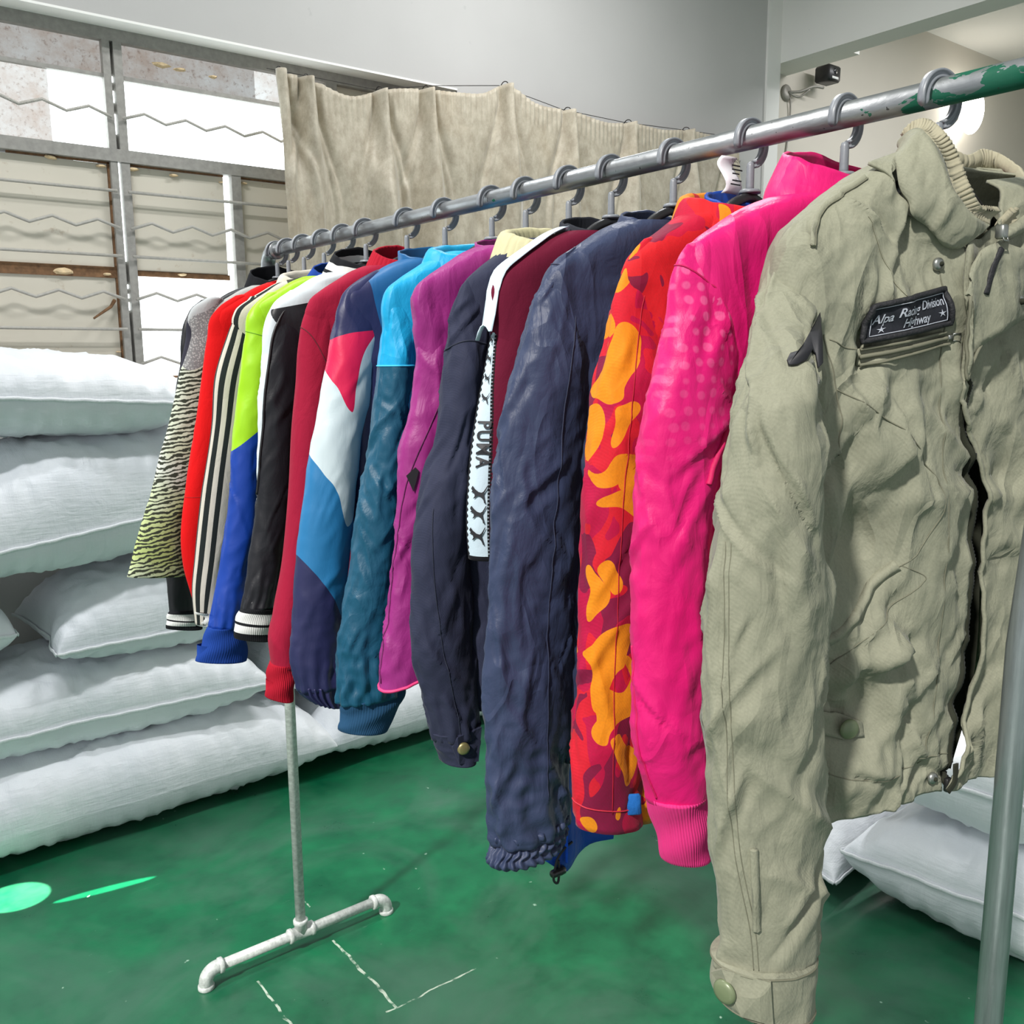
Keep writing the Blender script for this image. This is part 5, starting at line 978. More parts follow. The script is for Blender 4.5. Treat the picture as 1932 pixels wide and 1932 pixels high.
# blue inner hem hanging below the sleeve, with zip teeth, cord and toggle
n, m = 20, 26
V = []
for i in range(n):
    for j in range(m):
        s, q = i/(n-1), j/(m-1)
        xx = -.172 + .150*s; zb = 0.786 + .004*math.sin(9*s+1) + (.10*(.38-s) if s < .38 else .045*max(0, s-.7)) ; z = 1.06 + (zb - 1.06)*q
        V.append((xx + .006*math.sin(9*q), -.032 + .010*math.sin(8*s + 2*q), z - zh))
bo = obj('lining_skirt', V, grid_faces(n, m, False), M_blue, root, label='royal blue lining hem'); bo.modifiers.new('thick', 'SOLIDIFY').thickness = .003
MB().tube([(-.114, -.046, z - zh) for z in np.linspace(1.05, .80, 40)], [.0018 + .0006*(k % 2) for k in range(40)], 6).build('lining_zip', cloth('blue_zip', srgb(30, 90, 220), 'jersey'), bo)
MB().tube(bez([(-.104+q[0], -.046, .826-zh+q[1]) for q in ((0, 0), (-.012, -.004), (-.026, -.016), (-.030, -.028), (-.031, -.046), (-.026, -.050), (-.023, -.038), (-.024, -.018))], 30), .0017, 8).build('drawcord', M_ink, bo)
MB().tube([(-.104+q, -.046, .826-.034-zh) for q in (-.037, -.035, -.021, -.015, -.013)], [.003, .0052, .0062, .0058, .003], 12).build('cord_toggle', plain('black_toggle', (.02, .02, .02), .25), bo)

# --- navy denim, cream corduroy collar
C_den = srgb(50, 54, 78)
M_den = cloth('dark_navy_denim', C_den, 'twill', .9)
M_cord = cloth('cream_corduroy', srgb(214, 208, 168), 'jersey')
M_dst = plain('denim_stitching', srgb(34, 38, 56), .8)
root, zh, d = garment('denim', 'jacket', 'dark navy denim jacket with a cream corduroy collar and brass cuff button', 'jacket', 0.99)
add_body(root, zh, zh, M_den, 'twill', 61, wh=.178, sh=.93)
S = add_sleeve(root, zh, d, M_den, 'sleeve', 'twill', 62, gather=.0016)
SC_ = add_cuff(root, zh, d, M_den, name='cuff', disp=lambda P, th, T: .0012*ridged(np.stack([P[..., 0]*40, P[..., 1]*40, P[..., 2]*60], -1), 4) + .0012*np.cos(T*6.28)**8)
make_collar(root, zh, M_cord, a=.098, b=.050, zb=1.592, h=.040, style='fold', ribs=48, gap=14)
seam_ring(root, zh, S, lambda u: 0.165 - 0.06*u*(1-u) - .01*u, M_dst, r=.0011)
seam_line(root, zh, S, [(.32, .50), (.38, .60), (.44, .72), (.52, .82), (.60, .92), (.62, .99)], M_dst, 'sleeve_seam', .0006)
p = SC_.at(.62, .40, .0015); pt = SC_.at(.62, .40, .02)
V = [SC_.at(u, t, .0022) for u, t in ((.40, .32), (.52, .02), (.96, -.0), (.97, .9), (.52, .85))]
tb = obj('cuff_tab', np.array(V) - [0, 0, zh], [(0, 1, 2, 3, 4)], M_den, root, flat=True); tb.modifiers.new('thick', 'SOLIDIFY').thickness = .002
button(root, zh, p, pt - p, .0085, M_brass, 'cuff_button', 'brass cuff button')
# --- purple
C_pur = srgb(158, 44, 128)
M_pur = cloth('magenta_purple_nylon', C_pur, 'nylon', 1.1)
root, zh, d = garment('purple', 'jacket', 'magenta purple nylon jacket with a torn elbow slit and pink hem', 'jacket', 1.02)
add_body(root, zh, zh, M_pur, 'nylon', 71)
S = add_sleeve(root, zh, d, M_pur, 'sleeve', 'nylon', 72, amin=lambda t: 0.045 - 0.006*t, amp=1.1)
make_collar(root, zh, M_pur, a=.085, b=.045, zb=1.602, h=.030)
M_purs = plain('purple_stitching', srgb(100, 14, 80), .7)
seam_line(root, zh, S, [(.95, .32), (.62, .42), (.30, .52), (.14, .62), (.08, .74), (.06, .98)], M_purs, 'seam', .0009)
stick_mesh(root, zh, S, [(.34, .482), (.58, .462), (.70, .470), (.66, .495), (.60, .520), (.50, .505)], [(0, 1, 2, 3, 4, 5)], plain('black_tear', (.006, .004, .008), .9), 'elbow_tear', .003, 'dark torn slit')
seam_ring(root, zh, S, lambda u: 0.995, plain('pink_hem', srgb(226, 60, 120), .6), 'wrist_hem', .0024)
# --- cyan and teal
def teal_mat():
    t = NT('cyan_over_teal_nylon'); u, w = t.uv()
    col = t.mix(t.math('GREATER_THAN', w, .210), srgb(22, 172, 226), srgb(22, 84, 112))
    return cloth_finish(t, col, 'nylon', 1.2)
M_cyan, M_cyanS = cloth('cyan_nylon', srgb(22, 172, 226), 'nylon', .9), teal_mat()
root, zh, d = garment('cyan', 'jacket', 'windbreaker bright cyan at the shoulder and dark teal down the sleeve', 'jacket', 1.00)
add_body(root, zh, zh, M_cyan, 'nylon', 81)
S = add_sleeve(root, zh, d, M_cyanS, 'sleeve', 'nylon', 82, gather=.0024, amp=1.1, nrow=170, ncol=64)
add_cuff(root, zh, d, cloth('steel_blue_rib', srgb(38, 78, 112), 'jersey'), 70, .0008, 'rib_cuff')
make_collar(root, zh, M_cyan, a=.100, b=.046, zb=1.592, h=.036, style='fold', gap=10)
seam_ring(root, zh, S, lambda u: .209, plain('cyan_edge', srgb(60, 190, 230), .6), 'panel_seam', .0012)
# --- colour blocks
def block_mat():
    t = NT('navy_pink_white_blue_blocks'); u, w = t.uv()
    nav, pnk, wht, blu = srgb(44, 46, 88), srgb(232, 28, 84), srgb(214, 228, 234), srgb(42, 124, 180)
    col = t.mix(t.math('GREATER_THAN', w, t.curve(u, [(0, .165), (.5, .152), (1, .146)])), nav, pnk)
    col = t.mix(t.math('GREATER_THAN', w, t.curve(u, [(0, .236), (.3, .262), (.557, .285), (.9, .338), (.93, .336), (1, .32)])), col, wht)
    col = t.mix(t.math('GREATER_THAN', w, t.curve(u, [(0, .437), (.34, .482), (.64, .53), (.85, .608), (.9, .612), (1, .585)])), col, blu)
    col = t.mix(t.math('GREATER_THAN', w, t.curve(u, [(0, .674), (.25, .702), (.52, .737), (.82, .789), (1, .84)])), col, nav)
    return cloth_finish(t, col, 'satin', .9)
def yoke_mat():
    t = NT('navy_body_with_blue_yoke'); x, y, z = t.xyz(); u, w = t.uv()
    col = t.mix(t.math('GREATER_THAN', u, t.curve(w, [(0, .10), (.10, .115), (.25, .16), (.5, .20), (1, .30)])), srgb(44, 46, 88), srgb(38, 104, 160))
    return cloth_finish(t, col, 'satin', .8)
M_blk, M_yoke = block_mat(), yoke_mat()
root, zh, d = garment('block', 'jacket', 'navy track jacket with pink, white and blue diagonal sleeve panels', 'jacket', 1.02)
add_body(root, zh, zh, M_yoke, 'satin', 91)
S = add_sleeve(root, zh, d, M_blk, 'sleeve', 'satin', 92, amin=lambda t: .040 + 0*t, gather=.0018)
add_cuff(root, zh, d, cloth('navy_satin', srgb(48, 48, 92), 'satin'), name='elastic_cuff', disp=lambda P, th, T: .0022*np.sin(17*th + 2*np.sin(3*th)))
make_collar(root, zh, cloth('mid_blue_satin', srgb(36, 104, 160), 'satin'), a=.085, b=.046, zb=1.604, h=.036)
# --- crimson
C_cri = srgb(164, 26, 58)
M_cri = cloth('crimson_fleece', C_cri, 'jersey', 1.6)
M_crir = cloth('crimson_rib', srgb(176, 22, 46), 'jersey')
root, zh, d = garment('crimson', 'jacket', 'plain crimson fleece-backed jacket with ribbed collar and cuffs', 'jacket', 1.02)
add_body(root, zh, zh, M_cri, 'jersey', 101)
S = add_sleeve(root, zh, d, M_cri, 'sleeve', 'jersey', 102, amin=lambda t: .036 - .016*t, amp=.9)
add_cuff(root, zh, d, M_crir, 46, .0018, 'rib_cuff')
make_collar(root, zh, M_crir, a=.078, b=.044, zb=1.606, h=.048, ribs=44, flare=.8)
seam_ring(root, zh, S, lambda u: .115 + .05*u + .10*u*u, plain('crimson_stitching', srgb(96, 8, 30), .8))
# --- white shoulder, black sleeve
def varsity_mat():
    t = NT('white_and_black_satin'); u, w = t.uv()
    edge = t.curve(w, [(0, 1), (.03, .86), (.062, .44), (.104, .34), (.188, .254), (.305, .207), (.42, .181), (.54, .112), (.64, .018), (.66, 0), (1, 0)])
    col = t.mix(t.math('LESS_THAN', u, edge), (.013, .013, .018, 1), srgb(222, 232, 238))
    return cloth_finish(t, col, 'satin', 1.4)
def pale_camo():
    t = NT('beige_camouflage_body'); v = t.coord()
    a = t.noise(v, scale=14, detail=1, dist=1); b = t.noise(t.scaled(v, (1, 1, 1), (4, 4, 4)), scale=16, detail=1, dist=1)
    col = t.mix(t.math('GREATER_THAN', a, .5), srgb(176, 166, 148), srgb(96, 98, 76)); col = t.mix(t.math('GREATER_THAN', b, .56), col, srgb(24, 28, 34))
    x, y, z = t.xyz()
    col = t.mix(t.math('GREATER_THAN', z, t.math('ADD', .425, t.math('MULTIPLY', x, -.25))), col, (.016, .016, .02))
    col = t.mix(t.math('GREATER_THAN', z, t.math('ADD', .557, t.math('MULTIPLY', x, .20))), col, srgb(222, 232, 238))
    return cloth_finish(t, col, 'satin', .8)
def striped_rib(name, lo):
    t = NT(name); u, w = t.uv()
    col = (.012, .013, .016, 1)
    for a, b in lo: col = t.mix(t.band(w, a, b), col, srgb(226, 228, 226))
    return cloth_finish(t, col, 'jersey')
M_strip = striped_rib('black_rib_two_white_stripes', [(.14, .44), (.52, .76)])
root, zh, d = garment('varsity', 'jacket', 'black satin jacket with white shoulders and two white cuff stripes', 'jacket', 1.03)
add_body(root, zh, zh, pale_camo(), 'satin', 111, dm=.032)
S = add_sleeve(root, zh, d, varsity_mat(), 'sleeve', 'satin', 112, amin=lambda t: .042 - .012*t, gather=.0015)
add_cuff(root, zh, d, M_strip, 60, .0007, 'striped_cuff')
tcol = NT('black_rib_white_collar_stripes'); uu_, ww_ = tcol.uv()
cc = (.012, .013, .016, 1)
for a, b in ((.16, .42), (.52, .74)): cc = tcol.mix(tcol.band(uu_, a, b), cc, srgb(226, 228, 226))
make_collar(root, zh, cloth_finish(tcol, cc, 'jersey'), a=.088, b=.042, zb=1.606, h=.058, flare=.72, name='striped_collar')
seam_line(root, zh, S, [(.86, .035), (.44, .062), (.34, .104), (.254, .188), (.207, .305), (.181, .42), (.112, .54), (.03, .64)], plain('black_piping', (.01, .01, .012), .5), 'piping', .0026)
# --- lime over blue
def lime_mat():
    t = NT('lime_over_royal_blue'); u, w = t.uv()
    col = t.mix(t.math('GREATER_THAN', w, t.curve(u, [(0, .475), (1, .415)])), srgb(164, 220, 22), srgb(14, 62, 160))
    return cloth_finish(t, col, 'satin', .8)
M_roy = cloth('royal_blue_rib', srgb(28, 66, 150), 'jersey')
root, zh, d = garment('lime', 'jacket', 'track jacket with lime upper sleeve, royal blue forearm and blue cuff', 'jacket', 1.03)
add_body(root, zh, zh, cloth('lime_satin', srgb(160, 216, 24), 'satin'), 'satin', 121, dm=.03)
S = add_sleeve(root, zh, d, lime_mat(), 'sleeve', 'satin', 122, amin=lambda t: .036 - .008*t, gather=.0012)
add_cuff(root, zh, d, M_roy, 60, .0006, 'rib_cuff')
make_collar(root, zh, M_roy, a=.088, b=.038, zb=1.598, h=.048, flare=.72)
seam_ring(root, zh, S, lambda u: .115 + .03*u, plain('lime_stitching', srgb(110, 160, 10), .7))
# --- cream, two dark stripes
def cream_mat():
    t = NT('cream_with_two_black_stripes'); u, w = t.uv()
    col = t.mix(t.math('ADD', t.band(u, .14, .32), t.band(u, .50, .68)), srgb(210, 204, 192), srgb(36, 42, 42))
    col = t.mix(t.math('LESS_THAN', u, .035), col, srgb(60, 62, 62))
    return cloth_finish(t, col, 'jersey', 1.4)
M_cre = cloth('cream_jersey', srgb(210, 204, 190), 'jersey')
root, zh, d = garment('cream', 'jacket', 'cream tracksuit top with two black stripes down the sleeve', 'jacket', 1.03)
tcb = NT('cream_with_shoulder_stripes'); _x, _y, _z = tcb.xyz()
_st = tcb.math('MULTIPLY', tcb.math('ADD', tcb.band(_y, .002, .009), tcb.band(_y, -.012, -.005)), tcb.math('MULTIPLY', tcb.math('GREATER_THAN', _z, .47), tcb.math('LESS_THAN', _x, -.06)))
add_body(root, zh, zh, cloth_finish(tcb, tcb.mix(_st, srgb(210, 204, 190), srgb(36, 42, 42)), 'jersey'), 'jersey', 131, dm=.028)
S = add_sleeve(root, zh, d, cream_mat(), 'sleeve', 'jersey', 132, amin=lambda t: .044 - .014*t, amp=.8)
add_cuff(root, zh, d, striped_rib('cream_cuff_stripes', [(0, 1)]), 40, .0006, 'cuff', amin=.02)
make_collar(root, zh, M_cre, a=.085, b=.036, zb=1.600, h=.034, style='fold')
V = [(-.098, -.036, 1.612), (-.07, -.044, 1.618), (-.060, -.046, 1.586), (-.085, -.042, 1.574)]
o = obj('collar_lining', np.array(V) - [0, 0, zh], [(0, 1, 2, 3)], plain('dark_olive_lining', srgb(44, 46, 34), .8), root, label='dark inner collar'); o.modifiers.new('thick', 'SOLIDIFY').thickness = .003
# --- red
M_red = cloth('bright_red_jersey', srgb(222, 14, 18), 'jersey', 1.2)
root, zh, d = garment('red', 'jacket', 'plain bright red tracksuit top beside the grey mesh shirt', 'jacket', 1.03)
add_body(root, zh, zh, M_red, 'jersey', 141, dm=.026)
S = add_sleeve(root, zh, d, M_red, 'sleeve', 'jersey', 142, amin=lambda t: .046 - .020*t, amp=.7)
make_collar(root, zh, M_red, a=.086, b=.034, zb=1.600, h=.026)
M_reds = plain('red_seam', srgb(140, 4, 8), .8)
seam_ring(root, zh, S, lambda u: .66, M_reds, 'panel_seam', .0005)
# --- grey mesh with printed sleeve
def mesh_mat():
    t = NT('grey_mesh_and_leaf_print'); u, w = t.uv(); v = t.coord()
    dots = t.n('TexVoronoi'); t.t.links.new(v, dots.inputs[0]); dots.inputs['Scale'].default_value = 260
    g = t.mix(t.ramp(dots.outputs['Distance'], (.25, 0), (.5, 1)), srgb(190, 192, 192), srgb(140, 142, 144))
    g = t.mix(t.math('LESS_THAN', u, t.curve(w, [(0, .9), (.05, .5), (.1, .05), (1, 0)])), g, srgb(182, 186, 188))
    wv = t.n('TexWave', bands_direction='Z'); t.t.links.new(t.scaled(v, (1.0, 1, 2.0), rot=(0, .35, 0)), wv.inputs[0])
    wv.inputs['Scale'].default_value = 19; wv.inputs['Distortion'].default_value = 7; wv.inputs['Detail'].default_value = 3; wv.inputs['Detail Scale'].default_value = 2.2
    zone = t.noise(v, scale=8, detail=2)
    light = t.mix(t.math('MULTIPLY', t.ramp(zone, (.40, 0.1), (.60, 1)), t.ramp(w, (.45, .25), (.9, .9))), srgb(214, 218, 212), srgb(186, 202, 120))
    pr = t.mix(t.ramp(wv.outputs[1], (.34, 0), (.56, 1)), srgb(60, 64, 54), light)
    col = t.mix(t.math('GREATER_THAN', w, t.curve(u, [(0, .24), (.3, .262), (1, .232)])), g, pr)
    nav = t.math('MULTIPLY', t.math('LESS_THAN', u, t.curve(w, [(0, 0), (.075, .02), (.13, .22), (.16, .2), (.25, .05), (.27, 0), (1, 0)])), t.band(w, .07, .262))
    col = t.mix(nav, col, srgb(54, 54, 66))
    return cloth_finish(t, col, 'jersey', 1.0)
root, zh, d = garment('mesh', 'shirt', 'grey mesh sports shirt with wide sleeves printed in green leaf camouflage', 'shirt', 1.05)
add_body(root, zh, zh, cloth('grey_mesh', srgb(168, 170, 168), 'jersey'), 'jersey', 151, dm=.024)
S = add_sleeve(root, zh, d, mesh_mat(), 'sleeve', 'jersey', 152, amin=lambda t: .05 + 0*t, amp=.9)
make_collar(root, zh, cloth('pale_grey_knit', srgb(186, 188, 184), 'jersey'), a=.086, b=.032, zb=1.598, h=.022)
# --- black with striped cuffs, farthest
M_blkn = cloth('black_satin', (.012, .013, .016), 'satin')
root, zh, d = garment('black', 'jacket', 'black varsity jacket farthest along the rail, white stripes on its cuff', 'jacket', 1.06)
add_body(root, zh, zh, M_blkn, 'satin', 161, dm=.019)
S = add_sleeve(root, zh, d, M_blkn, 'sleeve', 'satin', 162)
add_cuff(root, zh, d, M_strip, 60, .0006, 'striped_cuff')
tcol = NT('black_collar_with_diagonal_stripe'); uu_, ww_ = tcol.uv()
cc = tcol.mix(tcol.band(uu_, .18, .42), (.012, .013, .016, 1), srgb(226, 228, 226))
make_collar(root, zh, cloth_finish(tcol, cc, 'jersey'), a=.078, b=.030, zb=1.605, h=.058, flare=.8, name='striped_collar')

# --- khaki jacket, nearest: open front, rib-edged collar, patch, pockets, zip
C_kh = srgb(160, 160, 139)
M_kh = cloth('khaki_twill', C_kh, 'twill', 1.7)
M_khl = cloth('dark_khaki_lining', srgb(52, 54, 44), 'jersey')
M_khs = plain('khaki_stitching', srgb(108, 107, 90), .8)
M_khr = cloth('beige_rib_knit', srgb(176, 170, 146), 'jersey')
M_snap = plain('olive_snap', srgb(112, 122, 92), .35, .1)
M_steel = plain('dull_steel_snap', srgb(150, 152, 148), .35, .8)
root, zh, d = garment('khaki', 'jacket', 'open khaki green field jacket nearest the camera with a black chest patch', 'jacket', 1.03)
rowsK = K['body']; nK = len(rowsK)
tk = np.linspace(0, 1, nK)
arrK = np.array([[*s, *f, *g] for s, f, g in rowsK])
NR = 150
tq = np.linspace(0, 1, NR)
q = interp(tk, arrK, tq)
Dk = interp([0, .055, .11, .17, .22, .28, .35, .5, .75, 1], [.016, .034, .044, .048, .050, .052, .054, .056, .056, .05], tq)[:, 0]
def front(s, D): return D*np.clip(1-(1-s)**2.6, 0, 1)**(1/2.6)
cols = []; part_id = []
nf, nb, ng = 72, 56, 44
for i in range(NR):
    uS, zS, uF, zF, uG, zG = q[i]; D = Dk[i]
    uR = max(-uS, .185) + 0.035*smooth(.1, .4, tq[i]); zR = zS if tq[i] < .3 else zS + (zG - zS)*smooth(.3, .9, tq[i])
    s = np.linspace(1, 0, nf)
    a = np.stack([uS+(uF-uS)*s, -front(s, D), zS+(zF-zS)*s], 1)
    w = np.linspace(0, 1, nb)[1:-1]
    b = np.stack([uS+(uR-uS)*w, .046*np.clip(1-np.abs(2*w-1)**2.6, 0, 1)**(1/2.6)*min(1, D/.045), zS+(zR-zS)*w], 1)
    s = np.linspace(0, 1, ng)
    c = np.stack([uR+(uG-uR)*s, -front(s, D*1.08), zR+(zG-zR)*s], 1)
    cols.append(np.r_[a, b, c])
PK = np.array(cols); mK = PK.shape[1]
x, y, z = PK[..., 0], PK[..., 1], PK[..., 2]
pts = [(-.105, 1.385, .012, .030), (-.118, 1.30, -.022, .040), (-.06, 1.33, .010, .035), (-.10, 1.20, .012, .030), (-.12, 1.14, -.012, .03), (-.10, 1.08, .014, .032), (-.07, 1.16, .008, .025),
       (-.13, 1.47, -.012, .022), (-.10, 1.50, .010, .025), (-.07, 1.535, -.008, .022), (-.045, 1.50, .008, .02), (-.05, 1.575, .006, .015), (-.075, 1.555, -.007, .015), (-.13, 1.42, .010, .02)]
dsp = creases(x, z, 120, .0105, .008, 77, (-.2, .2), (1.03, 1.6), .8, (.05, .17))*(y < 0) + 0.008*gnoise(np.stack([x*14 + z*4, y*6, z*4], -1) + 5, 1) + 0.0065*ridged(np.stack([x*13 + z*8, y*9, z*9 - x*6], -1) + 9, 2) + 0.0032*ridged(np.stack([x*33 - z*10, y*20, z*24], -1) + 3, 3) + .0014*ridged(np.stack([x*70, y*40, z*60], -1), 4)
for (px, pz, am, rr) in pts: dsp += am*np.exp(-((x-px)**2 + (z-pz)**2)/(rr*rr))*(y < 0)
sgn = np.where(y <= 0, -1.0, 1.0)
PK[..., 1] += sgn*dsp*smooth(0.0, .12, tq)[:, None]
bo = obj('body', PK.reshape(-1, 3) - [0, 0, zh], grid_faces(NR, mK, False), M_kh, root)
md = bo.modifiers.new('thick', 'SOLIDIFY'); md.thickness = .003; md.offset = -1
bvh = BVHTree.FromPolygons([tuple(v) for v in PK.reshape(-1, 3)], [tuple(map(int, f)) for f in grid_faces(NR, mK, False)])
def st(u, zz, lift=.001):
    h = bvh.ray_cast(Vector((u, -.5, zz)), Vector((0, 1, 0)))
    if h[0] is None or h[0].y > .004:
        k_ = bvh.find_nearest(Vector((u, -.06, zz))); return np.array([k_[0].x, k_[0].y - lift, k_[0].z])
    return np.array([u, h[0].y - lift, zz])
def line(name, key, r=.0006, mat=M_khs, n=90, lift=.0006, prof=None, parent=root, label=None):
    pts = interp(np.linspace(0, 1, len(K[key])), np.array(K[key]), np.linspace(0, 1, n))
    P_ = np.array([st(u, w, lift) for u, w in pts])
    for _ in range(3):
        Q_ = P_.copy(); Q_[1:-1] = (P_[:-2] + P_[1:-1]*2 + P_[2:])/4; Q_[:, 1] = np.minimum(Q_[:, 1], P_[:, 1] + .0004); P_ = Q_
    return MB().tube(P_ - [0, 0, zh], r, 6, prof=prof).build(name, mat, parent, label=label)
# inner lining visible through the open front
V = []
rows_in = [i for i in range(0, NR, 3) if tq[i] > .30]
for i in rows_in:
    uS, zS, uF, zF, uG, zG = q[i]
    for s in np.linspace(0, 1, 14): V.append((uF - .05 + (uG - uF + .10)*s, -.020 + .030*math.sin(s*3.14), zF - .01))
obj('lining', np.array(V) - [0, 0, zh], grid_faces(len(rows_in), 14, False), M_khl, root, label='dark inner lining')
S = add_sleeve(root, zh, d, M_kh, 'sleeve', 'twill', 12, amp=1.3, nrow=230, ncol=96, vprof=lambda t: -.05 + 1.05*smooth(.03, .24, t))
for o_ in root.children:
    if o_.scale.x < 0: o_.location.x += .10
SK = add_cuff(root, zh, d, M_kh, name='cuff', ncol=120, disp=lambda P, th, T: .0016*ridged(np.stack([P[..., 0]*30, P[..., 1]*30, P[..., 2]*50], -1), 4) + .0015)
for o_ in root.children:
    if o_.scale.x < 0: o_.location.x = .10
for off in (0.0, .05):
    seam_line(root, zh, S, [(.10+off, .42), (.16+off, .58), (.20+off, .72), (.24+off, .83), (.36+off, .93), (.40+off, .985)], M_khs, 'sleeve_stitching', .0004, lift=.0001)
seam_line(root, zh, S, [(.40, .82), (.41, .88), (.42, .93)], M_kh, 'wrist_placket', .0035)
for t_ in (.06, .93):
    seam_ring(root, zh, SK, lambda u, t_=t_: t_, M_khs, 'cuff_stitching', .0009)
V = [SK.at(u, t, .0024) for u, t in ((.04, .30), (.14, .02), (.55, .02), (.58, .84), (.30, .80))]
tb = obj('cuff_tab', np.array(V) - [0, 0, zh], [(0, 1, 2, 3, 4)], M_kh, root, flat=True); tb.modifiers.new('thick', 'SOLIDIFY').thickness = .0024
p = SK.at(.17, .46, .003); button(root, zh, p, SK.at(.17, .46, .03) - p, .0100, M_snap, 'cuff_button', 'olive cuff button')
# black curved emblem on the upper sleeve
V2 = [(.52, .176), (.55, .168), (.64, .165), (.76, .154), (.86, .140), (.90, .128), (.95, .120), (.985, .112), (.99, .135), (.97, .150), (.985, .182), (.95, .188), (.92, .168), (.86, .163), (.76, .176), (.64, .183), (.54, .183)]
e = stick_mesh(root, zh, S, V2, [tuple(range(len(V2)))], plain('black_embroidery', (.014, .014, .018), .6), 'sleeve_emblem', .002, 'black embroidered emblem')
e.modifiers.new('thick', 'SOLIDIFY').thickness = .0015
# yoke band, seams, pockets
line('yoke_band', 'yoke', .004, M_kh, prof=[(1, 0), (.7, .5), (0, .6), (-.7, .5), (-1, 0), (0, -.4)], lift=.002)
line('yoke_stitching', 'yoke', .0006, M_khs, lift=.0040)
line('armhole_seam', 'armhole', .0010, M_khs, lift=.0003)
for key in ('seam_curve', 'seam_side', 'seam_chest', 'placket', 'hem_seam'): line('seam', key, .0006, lift=.0001)
line('dart', 'dart', .0006, plain('khaki_dart_thread', srgb(132, 131, 112), .8))
line('pocket_welt', 'pocket', .0055, M_kh, lift=.001, prof=[(1, 0), (.7, .4), (0, .5), (-.7, .4), (-1, 0), (0, -.4)])
line('pocket_stitching', 'pocket2', .0005, lift=.0001)
def quad_patch(name, key, mat, nu=24, nv=10, lift=.003, thick=.002):
    a, b, c, e_ = [np.array(p) for p in K[key]]
    V = []
    for i in range(nv):
        for j in range(nu):
            s, w = j/(nu-1), i/(nv-1); p = (a*(1-s)+b*s)*(1-w) + (e_*(1-s)+c*s)*w; V.append(st(p[0], p[1], lift))
    V = np.array(V); Y = V[:, 1].reshape(nv, nu)
    Ys = Y.mean() + 0.5*(Y - Y.mean()); 
    pl_ = np.polyfit(V[:, 0], V[:, 1], 2); V[:, 1] = np.minimum(V[:, 1], np.polyval(pl_, V[:, 0]) - .001)
    o = obj(name, V - [0, 0, zh], grid_faces(nv, nu, False), mat, root); m_ = o.modifiers.new('thick', 'SOLIDIFY'); m_.thickness = thick; m_.offset = 1
    return o, V.reshape(nv, nu, 3)
M_pt = cloth('black_embroidered_patch', srgb(44, 46, 54), 'twill', .6)
M_pe = plain('black_patch_border', (.012, .012, .015), .7, 0, .4, 300)
M_sil = plain('silver_thread', srgb(176, 180, 190), .5)
po, PG = quad_patch('chest_patch', 'patch', M_pt, lift=.003)
def pat(s, w, lift=.003):
    i = min(max(w, 0), 1)*(PG.shape[0]-1); j = min(max(s, 0), 1)*(PG.shape[1]-1); i0 = min(int(i), PG.shape[0]-2); j0 = min(int(j), PG.shape[1]-2); a, b = i-i0, j-j0
    return (PG[i0, j0]*(1-b)+PG[i0, j0+1]*b)*(1-a) + (PG[i0+1, j0]*(1-b)+PG[i0+1, j0+1]*b)*a - np.array([0, lift, 0])
edge = [pat(s, 0, .003) for s in np.linspace(0, 1, 20)] + [pat(1, w, .003) for w in np.linspace(0, 1, 10)[1:]] + [pat(s, 1, .003) for s in np.linspace(1, 0, 20)[1:]] + [pat(0, w, .003) for w in np.linspace(1, 0, 10)[1:-1]]
MB().tube(np.array(edge) + [0, .0015, -zh], .0026, 8, closed=True).build('patch_border', M_pe, po)
inn = [pat(s, .10, .0032) for s in np.linspace(.05, .95, 20)] + [pat(.95, w, .0032) for w in np.linspace(.1, .88, 8)[1:]] + [pat(s, .88, .0032) for s in np.linspace(.95, .05, 20)[1:]] + [pat(.05, w, .0032) for w in np.linspace(.88, .1, 8)[1:-1]]
MB().tube(np.array(inn) + [0, .001, -zh], .0004, 5, closed=True).build('patch_stitching', M_sil, po)
for txt, s0, w0, ks in (('Alpa', .175, .44, .21), ('Racing', .46, .38, .29), ('Division', .79, .32, .31), ('Highway', .56, .70, .37)):
    tv, tf = text_mesh(txt, 1.0, .012, .12, .95)
    kw = ks/(tv[:, 0].max() - tv[:, 0].min())
    V = np.array([pat(s0 + p[0]*kw, w0 - p[1]*.36, .0007) for p in tv])
    obj('patch_lettering', V - [0, 0, zh], tf, M_sil, po, flat=True)
for s0, w0 in ((.17, .74), (.91, .66)):
    star = [(math.cos(a)*r_, math.sin(a)*r_) for k in range(10) for a, r_ in [(math.pi/2 + k*math.pi/5, 1 if k % 2 == 0 else .28)]]
    V = np.array([pat(s0 + p[0]*.05, w0 - p[1]*.12, .0007) for p in star])
    obj('patch_star', V - [0, 0, zh], [tuple(range(10))], M_sil, po, flat=True)
wo, WG = quad_patch('chest_pocket', 'welt', M_kh, 30, 8, .002, .002)
for w in (0.05, .5, .98):
    i0 = min(int(w*7), 6); f_ = w*7 - i0
    pth = WG[i0]*(1-f_) + WG[i0+1]*f_ - np.array([0, .003, 0])
    MB().tube(pth - [0, 0, zh], .0020 if w == .5 else .0014, 6).build('pocket_zip' if w == .5 else 'pocket_edge', M_khs, wo)
pe = WG[3, -1] - np.array([0, .004, 0]) - [0, 0, zh]
zp = MB().box((pe[0], pe[1]-.001, pe[2]-.002), (pe[0]+.006, pe[1]+.001, pe[2]+.002), .0006)
zp.tube([pe+[.006, 0, .003], pe+[.016, 0, .0035], pe+[.016, 0, -.0035], pe+[.006, 0, -.003]], .0008, 6, closed=True)
zp.build('pocket_zip_pull', M_steel, wo)
